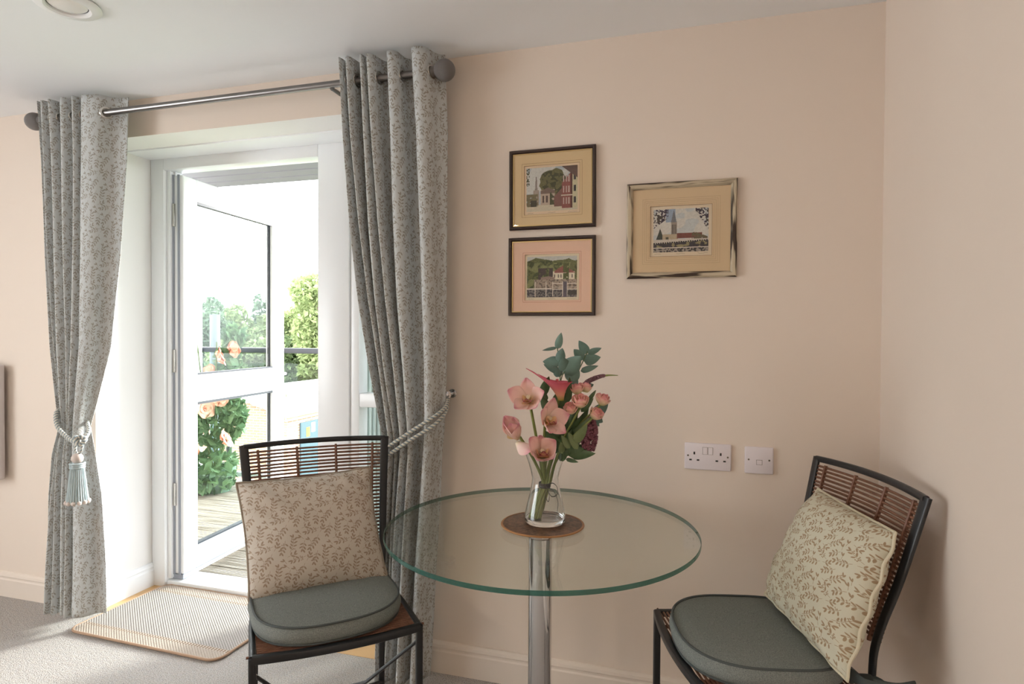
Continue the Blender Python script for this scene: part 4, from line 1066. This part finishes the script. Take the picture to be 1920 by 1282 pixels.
# ------------------------------------------------------------------ table
TC = Vector((-.4238, -.4933, 0)); TR_, TZ, TT = .4498, .7735, .0122
tab = thing('bistro_table', 'round clear glass table on a single chrome column', 'table', TC)
bm = BM(); lathe(bm, [(0, TZ - TT), (TR_ - .0015, TZ - TT), (TR_, TZ - TT + .0015), (TR_, TZ - .0015), (TR_ - .0015, TZ), (0, TZ)], 160)
top = obj('glass_top', bm, [M['top_glass'], M['glass_edge']], tab, True, 40)
for p in top.data.polygons:
    if abs(p.normal.z) < .9: p.material_index = 1
bm = BM(); lathe(bm, [(0, .035), (.034, .035), (.034, TZ - TT - .02), (.045, TZ - TT - .012), (.045, TZ - TT - .0005), (0, TZ - TT - .0005)], 48); obj('column', bm, M['chrome'], tab)
bm = BM(); lathe(bm, [(0, 0), (.215, 0), (.22, .004), (.21, .010), (.12, .022), (.05, .034), (0, .035)], 72); obj('base', bm, M['chrome'], tab)
CC = Vector((-.4212, -.4789, TZ))
t = NT('brown_speckled_leather'); c = t.mix(t.ramp(t.noise(70, 5, None, .7), .35, .65), srgb(66, 46, 34), srgb(128, 96, 76)); M['coaster'] = t.done(t.bsdf(c, .4, 0, None, .4))
cs = thing('round_placemat', 'round speckled brown place mat with a tan rim under the vase', 'mat', CC)
obj('mat_face', lathe(BM(), [(0, 0), (.1165, 0), (.1165, .0045), (.112, .0052), (0, .0052)], 64), M['coaster'], cs)
obj('mat_rim', lathe(BM(), [(.1165, 0), (.1215, .001), (.123, .003), (.1215, .0052), (.1165, .0056)], 64, close=True), plain('tan_rim', srgb(164, 116, 70), .35, .2), cs)
VB = CC + Vector((.004, .014, .0054))
vp = [(.0565, .0), (.061, .006), (.0625, .016), (.0605, .032), (.054, .06), (.0465, .09), (.0415, .12), (.0405, .135), (.0445, .155), (.052, .18), (.0605, .205), (.067, .226), (.068, .230)]
vp = [(r * .975, z * .975) for r, z in vp]
vi = [(r - .003, z) for r, z in vp[::-1] if z > .012] + [(.05, .013), (0, .012)]
bm = BM(); lathe(bm, [(0, 0)] + vp + vi, 64)
t = NT('clear_vase_glass'); g = t.n('ShaderNodeBsdfGlass'); g.inputs['IOR'].default_value = 1.45; g.inputs['Color'].default_value = (.985, .99, .99, 1); g.inputs['Roughness'].default_value = 0
ev = obj('glass_vase', bm, t.done(g.outputs[0])); ev.location = VB; tag(ev, 'clear waisted glass vase holding the bouquet on the table', 'vase')
# ------------------------------------------------------------------ bouquet (x right, y away, z up, metres from the vase foot)
S = 1 / 644.
yaw_b = math.atan2(fw.x, fw.y)
bq = thing('flower_bouquet', 'tied bouquet of pink orchids, small roses and blue green leaves in the vase', 'flowers', VB + Vector((0, 0, 0)), (0, 0, -yaw_b))
def B(px, py, dy=0.): return Vector(((px - 1019) * S, dy, (977 - py) * S))
def pmat(name, ramp_cols, rough=.5, tl=.25):
    """petal: colour runs from base (v=0) to tip (v=1) of each petal"""
    t = NT(name); uv = t.n('ShaderNodeUVMap'); s = t.n('ShaderNodeSeparateXYZ'); t.l(uv.outputs[0], s.inputs[0])
    cr_ = t.n('ShaderNodeValToRGB'); t.l(s.outputs[1], cr_.inputs[0])
    el = cr_.color_ramp.elements; el[0].position, el[0].color = ramp_cols[0]; el[1].position, el[1].color = ramp_cols[-1]
    for p, c in ramp_cols[1:-1]: e = el.new(p); e.color = c
    d = t.bsdf(cr_.outputs[0], rough, 0, None, .3); x = t.n('ShaderNodeBsdfTranslucent'); t.l(cr_.outputs[0], x.inputs[0])
    m = t.n('ShaderNodeMixShader'); m.inputs[0].default_value = tl; t.l(d, m.inputs[1]); t.l(x.outputs[0], m.inputs[2]); return t.done(m.outputs[0])
M['orchid'] = pmat('orchid_petal', [(0, srgb(240, 226, 196)), (.3, srgb(250, 224, 212)), (.75, srgb(246, 208, 202)), (1, srgb(226, 152, 168))])
M['orchid_lip'] = pmat('orchid_lip', [(0, srgb(222, 190, 130)), (.6, srgb(236, 206, 160)), (.85, srgb(220, 160, 150)), (1, srgb(150, 60, 90))])
M['rose'] = pmat('rose_petal', [(0, srgb(216, 214, 150)), (.45, srgb(250, 226, 198)), (.8, srgb(248, 204, 190)), (1, srgb(230, 150, 160))])
M['calla'] = pmat('calla_spathe', [(0, srgb(186, 180, 90)), (.25, srgb(240, 180, 150)), (.6, srgb(236, 136, 146)), (1, srgb(216, 104, 124))])
M['euca'] = plain('blue_green_leaf', srgb(92, 120, 110), .5, vary=.2, vscale=60)
M['leaf_dark'] = plain('dark_leaf', srgb(76, 100, 66), .4, vary=.25, vscale=60)
M['leaf_olive'] = plain('olive_leaf', srgb(112, 126, 84), .5, vary=.15, vscale=60)
M['stem'] = plain('green_stem', srgb(128, 138, 72), .5, vary=.2, vscale=50)
M['ribbon'] = plain('dark_green_ribbon', srgb(30, 36, 26), .5)
M['berry'] = plain('plum_berry', srgb(110, 58, 72), .4, vary=.2, vscale=90)
def sheet(base, d, side, L, W, curl=.3, cup=.2, tipr=1., ruffle=0., nu=7, nv=10, wbase=.25, up_=None, roll=0.):
    """one leaf or petal: base point, direction, sideways axis"""
    d = Vector(d).normalized(); side = Vector(side); side = (side - d * side.dot(d)).normalized(); n = d.cross(side).normalized()
    V = []; UV = []
    for i in range(nv):
        v = i / (nv - 1)
        w = W * (math.sin(PI * min(1, (wbase * .5 + v * (1 - wbase * .5)) ** (.85 * tipr))) ** .8 if v < .999 else .02)
        if i == 0: w = W * wbase * .6
        c = Vector(base) + d * (L * v * (1 - .12 * curl * v)) + n * (curl * L * v * v)
        for j in range(nu):
            u = (j / (nu - 1) - .5) * 2
            V.append(c + side * (w * u) + n * (cup * w * u * u + ruffle * W * math.sin(u * 7 + v * 5) * v)); UV.append(((u + 1) / 2, v))
    return V, grid_faces(nu, nv), UV
def join(parts):
    V, F, UV = [], [], []
    for v, f, u in parts:
        k = len(V); V += v; F += [tuple(x + k for x in q) for q in f]; UV += u
    return V, F, UV
def basis(dirv):
    d = Vector(dirv).normalized(); a = d.cross(Vector((0, 0, 1)) if abs(d.z) < .9 else Vector((0, 1, 0))).normalized(); return d, a, a.cross(d).normalized()
def petal(base, d, side, L, W, curl, cup, ruffle=.02, blunt=.55, nu=9, nv=12):
    """broad petal: widest past the middle, blunt tip"""
    d = Vector(d).normalized(); side = Vector(side); side = (side - d * side.dot(d)).normalized(); n = d.cross(side).normalized()
    V = []; UV = []
    for i in range(nv):
        v = i / (nv - 1); w = W * max(.0, math.sin(PI * min(1, .1 + .9 * v ** 1.1))) ** blunt * (.55 + .45 * min(1, v * 1.8))
        if i == nv - 1: w = W * .1
        cc_ = Vector(base) + d * (L * (v - .12 * abs(curl) * v * v)) + n * (curl * L * v * v)
        for j in range(nu):
            u = (j / (nu - 1) - .5) * 2
            V.append(cc_ + side * (w * u) + n * (cup * w * u * u + ruffle * W * math.sin(u * 6 + v * 5) * v)); UV.append(((u + 1) / 2, v))
    return V, grid_faces(nu, nv), UV
def orchid(px, py, dy, face, r, seed, openness=1.0, petals=5):
    c = B(px, py, dy); d, a, b = basis(face); q = random.Random(seed); P = []
    for k in range(petals):
        th = PI / 2 + 2 * PI * k / petals + q.uniform(-.18, .18)
        e = a * math.cos(th) + b * math.sin(th); side = d.cross(e)
        nrm = (e * openness + d * (.3 + (1 - openness) * 1.4))
        sg = 1 if nrm.normalized().cross(side).dot(d) > 0 else -1
        P.append(petal(c + e * r * .06 + d * r * (.03 * k), nrm, side, r * q.uniform(.95, 1.22), r * (.40 if k in (0, 2, 3) else .47), sg * q.uniform(.02, .3), sg * q.uniform(.15, .6), .06, .78))
    o = obj('orchid_bloom', join(P), M['orchid'], bq, angle=None)
    md = o.modifiers.new('thick', 'SOLIDIFY'); md.thickness = .0007
    if seed == 3:
        fall = petal(c - b * r * .1, -a * .9 - b * .45 + d * .15, d.cross(a), r * 1.25, r * .36, .1, .5, .03)
        obj('fallen_petal', fall, M['orchid'], o, angle=None)
    L = []
    for k in (-1, 0, 1):
        e = -b + a * .8 * k
        L.append(petal(c + d * r * .1, e * .5 + d * .8, a if k == 0 else d.cross(e), r * .6, r * .3, -.4 if k == 0 else .2, .6, .08))
    lip = obj('orchid_lip', join(L), M['orchid_lip'], o, angle=None)
    bm = BM(); tube(bm, bez([c + d * r * .05, c + d * r * .3 + b * r * .14, c + d * r * .48 + b * r * .06], 8), r * .09, 8); obj('orchid_column', bm, M['orchid'], o)
orchid(988, 744, -.055, (-.25, -.9, .45), .060, 1, .86)
orchid(1016, 778, -.075, (.5, -.85, .25), .060, 2, .8)
orchid(966, 816, -.045, (-.35, -.45, .85), .064, 3, .45)
orchid(1008, 844, -.085, (.1, -.75, .7), .066, 4, .72)
def rosebud(px, py, dy, axis, r, seed):
    c = B(px, py, dy); d, a, b = basis(axis); P = []; q = random.Random(seed)
    for Ls, (n, rad, h, fl, span) in enumerate(((2, .26, 1.2, 0, 3.4), (3, .45, 1.22, .02, 2.6), (4, .66, 1.18, .10, 2.0), (5, .82, 1.02, .28, 1.6))):
        for k in range(n):
            t0 = 2 * PI * k / n + Ls * .7 + q.uniform(-.2, .2); V = []; UV = []; nu_, nv_ = 9, 9; tp = q.uniform(.9, 1.08)
            for i in range(nv_):
                v = i / (nv_ - 1)
                for jj in range(nu_):
                    u = (jj / (nu_ - 1) - .5) * 2
                    th = t0 + u * span / 2 * (1 - .35 * v ** 4)
                    Rr = r * rad * (math.sin(PI * (.12 + .56 * v)) ** .8 + fl * v ** 3 + .03 * math.sin(3 * u + k)) * (1 + .04 * k)
                    z = r * h * tp * (v - .16 * abs(u) ** 2.5 * v) * 1.25 - fl * r * .25 * v ** 5
                    V.append(c + (a * math.cos(th) + b * math.sin(th)) * Rr + d * (z - r * .2)); UV.append(((u + 1) / 2, v))
            P.append((V, grid_faces(nu_, nv_), UV))
    o = obj('rose_bloom', join(P), M['rose'], bq, angle=None)
    S_ = [sheet(c - d * r * .15, d * .75 + (a * math.cos(k * 1.257) + b * math.sin(k * 1.257)) * .8, d.cross(a * math.cos(k * 1.257) + b * math.sin(k * 1.257)), r * 1.0, r * .26, -.25, .2) for k in range(5)]
    obj('sepal', join(S_), M['leaf_dark'], o, angle=None)
    return c - d * r * .2
rb = [rosebud(1081, 748, -.07, (-.1, -.5, .9), .024, 1), rosebud(1064, 760, -.075, (-.25, -.5, .8), .020, 2), rosebud(1122, 748, -.03, (.35, -.2, .9), .022, 3),
      rosebud(1077, 728, -.03, (-.1, -.2, 1), .020, 4), rosebud(1093, 726, -.01, (.2, 0, 1), .019, 5), rosebud(1106, 770, -.06, (.45, -.5, .7), .021, 6)]
# calla lily: a rolled spathe flaring to one pointed lip
c0 = B(1038, 742, -.05); V = []; UV = []; nu, nv = 28, 14
for i in range(nv):
    v = i / (nv - 1)
    for j in range(nu):
        th = 2 * PI * j / (nu - 1) * .97 + 2.6
        tip = max(0, math.cos(th - PI)) ** 2.2
        r_ = .007 + .025 * v ** 1.3 + .016 * v ** 3 * (.4 + tip); z = .066 * v + .026 * tip * v ** 2 - .012 * (1 - tip) * v ** 3
        V.append(c0 + Vector((r_ * math.cos(th) * 1.15 - .028 * tip * v ** 3 + .012 * (1 - v), r_ * math.sin(th), z))); UV.append((j / nu, v))
cl = obj('calla_bloom', (V, grid_faces(nu, nv), UV), M['calla'], bq, angle=None)
md = cl.modifiers.new('thick', 'SOLIDIFY'); md.thickness = .0012
bm = BM(); tube(bm, [c0 + Vector((.006, 0, .01)), c0 + Vector((.0, 0, .062))], .004, 8); obj('spadix', bm, plain('pink_spadix', srgb(206, 104, 110), .5), cl)
# eucalyptus sprigs
def sprig(pts, leaves, dy, mat='euca', r=.0016, nm='eucalyptus_sprig'):
    bm = BM(); tube(bm, bez([B(x, y, dy) for x, y in pts], 14), r, 6); st_ = obj(nm, bm, M['leaf_dark'], bq)
    q = random.Random(len(leaves) + pts[0][0])
    for (x0, y0, x1, y1, w) in leaves:
        a, b = B(x0, y0, dy), B(x1, y1, dy + q.uniform(-.015, .015)); d = b - a
        side = Vector((d.z, q.uniform(-.012, .012), -d.x))
        obj('leaf', sheet(a, d, side, d.length, w * S * .56, q.uniform(-.12, .12), q.uniform(.1, .35), .9, 0, wbase=.15), M[mat], st_, angle=None)
sprig([(1042, 790), (1046, 700), (1044, 668), (1040, 645)], [(1040, 647, 1047, 616, 13), (1039, 645, 1011, 650, 6), (1043, 672, 1050, 645, 17), (1044, 673, 1014, 672, 22), (1046, 692, 1014, 677, 13), (1046, 700, 1034, 680, 16)], -.005)
sprig([(1052, 790), (1076, 706), (1092, 668), (1099, 652)], [(1099, 656, 1083, 632, 17), (1100, 656, 1125, 645, 11), (1092, 668, 1072, 648, 17), (1092, 670, 1124, 663, 20), (1086, 690, 1119, 679, 11)], .015)
sprig([(1046, 780), (1047, 706), (1060, 684), (1066, 676)], [(1052, 693, 1084, 660, 30), (1056, 690, 1050, 662, 22), (1070, 706, 1058, 680, 20), (1070, 708, 1078, 678, 18), (1072, 718, 1070, 690, 16)], -.012)
sprig([(1060, 800), (1100, 780), (1128, 762)], [(1112, 772, 1138, 752, 20), (1112, 776, 1128, 786, 16), (1108, 780, 1122, 795, 14), (1095, 722, 1110, 714, 12)], .01)
# broad dark foliage
DL = [(1012, 735, 1022, 700, 18), (1020, 745, 1008, 722, 14), (1040, 775, 1036, 735, 26), (1050, 790, 1054, 735, 26), (1062, 745, 1060, 702, 13), (1052, 800, 1034, 765, 24), (1052, 795, 1066, 770, 22),
      (1045, 840, 1020, 800, 22), (1050, 850, 1042, 800, 22), (1052, 850, 1068, 800, 20), (1058, 845, 1088, 828, 22), (1062, 838, 1105, 836, 16), (1056, 852, 1076, 855, 8), (1048, 815, 1078, 780, 22), (1060, 820, 1104, 772, 16), (1046, 835, 1056, 790, 22),
      (1085, 765, 1104, 742, 12), (1100, 745, 1112, 726, 8), (1060, 790, 1020, 772, 18), (1030, 770, 1010, 738, 20), (1040, 800, 1024, 770, 20), (1090, 800, 1112, 790, 16), (1068, 800, 1050, 775, 18), (1080, 800, 1096, 770, 16)]
q = random.Random(31)
for k in range(22):
    f = k / 21; tx = 1030 + 78 * ((k * .618) % 1); ty = 752 + 88 * f
    DL.append((1052 + .25 * (tx - 1052), 848 - 20 * (1 - f), tx, ty, q.uniform(16, 24)) if k % 2 else (tx - 14, ty + 20, tx, ty, q.uniform(14, 20)))
q = random.Random(12)
for i, (x0, y0, x1, y1, w) in enumerate(DL):
    dy0 = -.02 + q.uniform(-.02, .02); a, b = B(x0, y0, dy0), B(x1, y1, dy0 - q.uniform(0, .02)); d = b - a
    obj('leaf', sheet(a, d, Vector((d.z, q.uniform(-.02, .02), -d.x)), d.length * 1.1, w * S / 2, q.uniform(-.2, .2), q.uniform(.1, .3), .9, 0, wbase=.2), M['leaf_dark'], bq, angle=None)
for (x0, y0, x1, y1, w) in ((1072, 818, 1092, 788, 20), (1062, 828, 1048, 806, 14), (1048, 838, 1046, 818, 15), (1076, 830, 1060, 800, 14)):
    a, b = B(x0, y0, -.065), B(x1, y1, -.075); d = b - a
    obj('olive_leaf', sheet(a, d, Vector((d.z, .02, -d.x)), d.length * 1.1, w * S / 2, .1, .2, .9, 0, wbase=.2), M['leaf_olive'], bq, angle=None)
# veronica spike
bm = BM(); sp_ = bez([B(1080, 735, .0), B(1095, 712, .0), (B(1120, 700, .0)), B(1138, 697, 0)], 40); tube(bm, sp_, .0022, 6); q = random.Random(5)
for i, p in enumerate(sp_[6:34]):
    for k in range(14):
        th = q.uniform(0, 6.28); e = Vector((math.cos(th) * .4, math.sin(th), math.sin(th + 1.2))); rad = .0140 * (1 - i / 36)
        ball(bm, p + e.normalized() * rad * .8, .0028, 6, 4)
vs_ = obj('veronica_spike', bm, plain('dusky_mauve', srgb(120, 84, 92), .7), bq)
bm = BM(); pts = bez([B(1118, 701, 0), B(1136, 697, 0), B(1156, 697, 0)], 16); sweep(bm, pts, circ(.0042, 8), scale=[1 - .75 * i / (len(pts) - 1) for i in range(len(pts))]); obj('spike_tip', bm, M['stem'], vs_)
# berry cluster
bm = BM(); q = random.Random(8); n_b = 0
ball(bm, B(1100, 803, -.04), .018, 12, 8, scale=(.8, .7, 1.35))
for k in range(300):
    z = q.uniform(0, 1); th = q.uniform(0, 6.28); rr_ = .021 * math.sin(PI * (.18 + .78 * z)) ** .6
    cpt = B(1100 + 4 * (z - .5), 830 - 58 * z + 3, -.04); ball(bm, cpt + Vector((rr_ * math.cos(th), rr_ * .8 * math.sin(th), q.uniform(-.003, .003))), .0043, 8, 6)
obj('berry_cluster', bm, M['berry'], bq)
# stems, gathered at the waist
wst = B(1016, 905, 0.); q = random.Random(2)
targets = [B(988, 748, -.04), B(1016, 782, -.05), B(970, 812, -.03), B(1009, 840, -.06), B(1042, 740, -.03), B(1046, 790, 0), B(1056, 790, .015), B(1050, 780, -.01), rb[0], rb[2], rb[5], B(1098, 800, -.04), B(1085, 730, 0), B(1060, 810, 0)]
for i, tpt in enumerate(targets):
    f = i / (len(targets) - 1); th = 2.4 * i; rw = .009 * math.sqrt(f)
    foot = B(1000 + 9 * math.cos(th) * 1.1, 968, .0) + Vector((0, .014 * math.sin(th) + .0, 0)); w_ = wst + Vector((rw * math.cos(th) + (.01 if i > 6 else 0), rw * math.sin(th), 0))
    mid = w_.lerp(tpt, .45) + Vector((0, 0, .012))
    if tpt.x > .045: mid = Vector((min(mid.x, .042), mid.y, max(mid.z, .2)))
    mid = Vector((max(-.035, min(.042, mid.x)), mid.y, mid.z))
    bm = BM(); tube(bm, bez([foot, foot.lerp(w_, .55), w_, mid, tpt], 28), .0042 if i < 6 else .003, 8); obj('stem', bm, M['stem'], bq)
bm = BM()
for k in (1, 2): sweep(bm, [wst + Vector((.0165 * math.cos(a) + .003, .0155 * math.sin(a), -.012 + .007 * k + .0015 * math.sin(a))) for a in np.linspace(0, 2 * PI, 25)[:-1]], sup(.0012, .0036, 8, 3), closed=True, up=(0, 0, 1))
for pts in ([(1020, 905), (1032, 900), (1040, 908), (1040, 922), (1030, 925), (1022, 912)], [(1020, 905), (1026, 925), (1024, 935), (1018, 925)], [(1022, 908), (1034, 915), (1042, 935), (1041, 955)], [(1018, 910), (1019, 935), (1014, 960)]):
    sweep(bm, bez([B(x, y, -.019) for x, y in pts], 26), sup(.0007, .0028 if len(pts) != 3 else .0012, 8, 3), up=(0, 1, .2))
obj('ribbon', bm, M['ribbon'], bq)

# ------------------------------------------------------------------ light
w = bpy.data.worlds.new('overcast_sky'); sc.world = w; w.use_nodes = True
bg = w.node_tree.nodes['Background']; bg.inputs[0].default_value = (.93, .965, 1.0, 1); bg.inputs[1].default_value = 7.5
def light(name, typ, energy, loc, rot=None, to=None, color=(1, 1, 1), **kw):
    l = bpy.data.lights.new(name, typ); l.energy = energy; l.color = color
    for k, v in kw.items(): setattr(l, k, v)
    o = bpy.data.objects.new(name, l); C.objects.link(o); o.location = loc
    if to is not None: o.rotation_euler = (Vector(to) - Vector(loc)).to_track_quat('-Z', 'Y').to_euler()
    elif rot: o.rotation_euler = rot
    return o
el, az = R(18), Vector((-.5, -.86))
sd = Vector((az.x * math.cos(el), az.y * math.cos(el), -math.sin(el)))
light('sun', 'SUN', 9.5, (0, 20, 10), to=Vector((0, 20, 10)) + sd, color=(1, .97, .93), angle=R(12))
# daylight through the window in the left wall, and the room's own ceiling lamps behind the viewer
light('window_daylight', 'AREA', 24, (XL + .02, -2.9, 1.35), to=(0, -2.2, 1.2), color=(.96, .98, 1), shape='RECTANGLE', size=2.0, size_y=1.6)
for x, y in ((-1.72, -3.57), (-1.0, -4.9)):
    light('ceiling_lamp', 'AREA', 14, (x, y, ZC - .02), rot=(0, 0, 0), color=(1, .80, .60), shape='DISK', size=.14)

sc.cycles.use_denoising = True
sc.cycles.max_bounces = 10; sc.cycles.diffuse_bounces = 6; sc.cycles.transparent_max_bounces = 24; sc.cycles.transmission_bounces = 10
sc.cycles.caustics_reflective = False; sc.cycles.caustics_refractive = True; sc.cycles.sample_clamp_indirect = 6
vs = sc.view_settings; sc.display_settings.display_device = 'sRGB'
vs.view_transform = 'Standard'; vs.look = 'None'; vs.gamma = 1; vs.use_curve_mapping = False; vs.exposure = 0.1
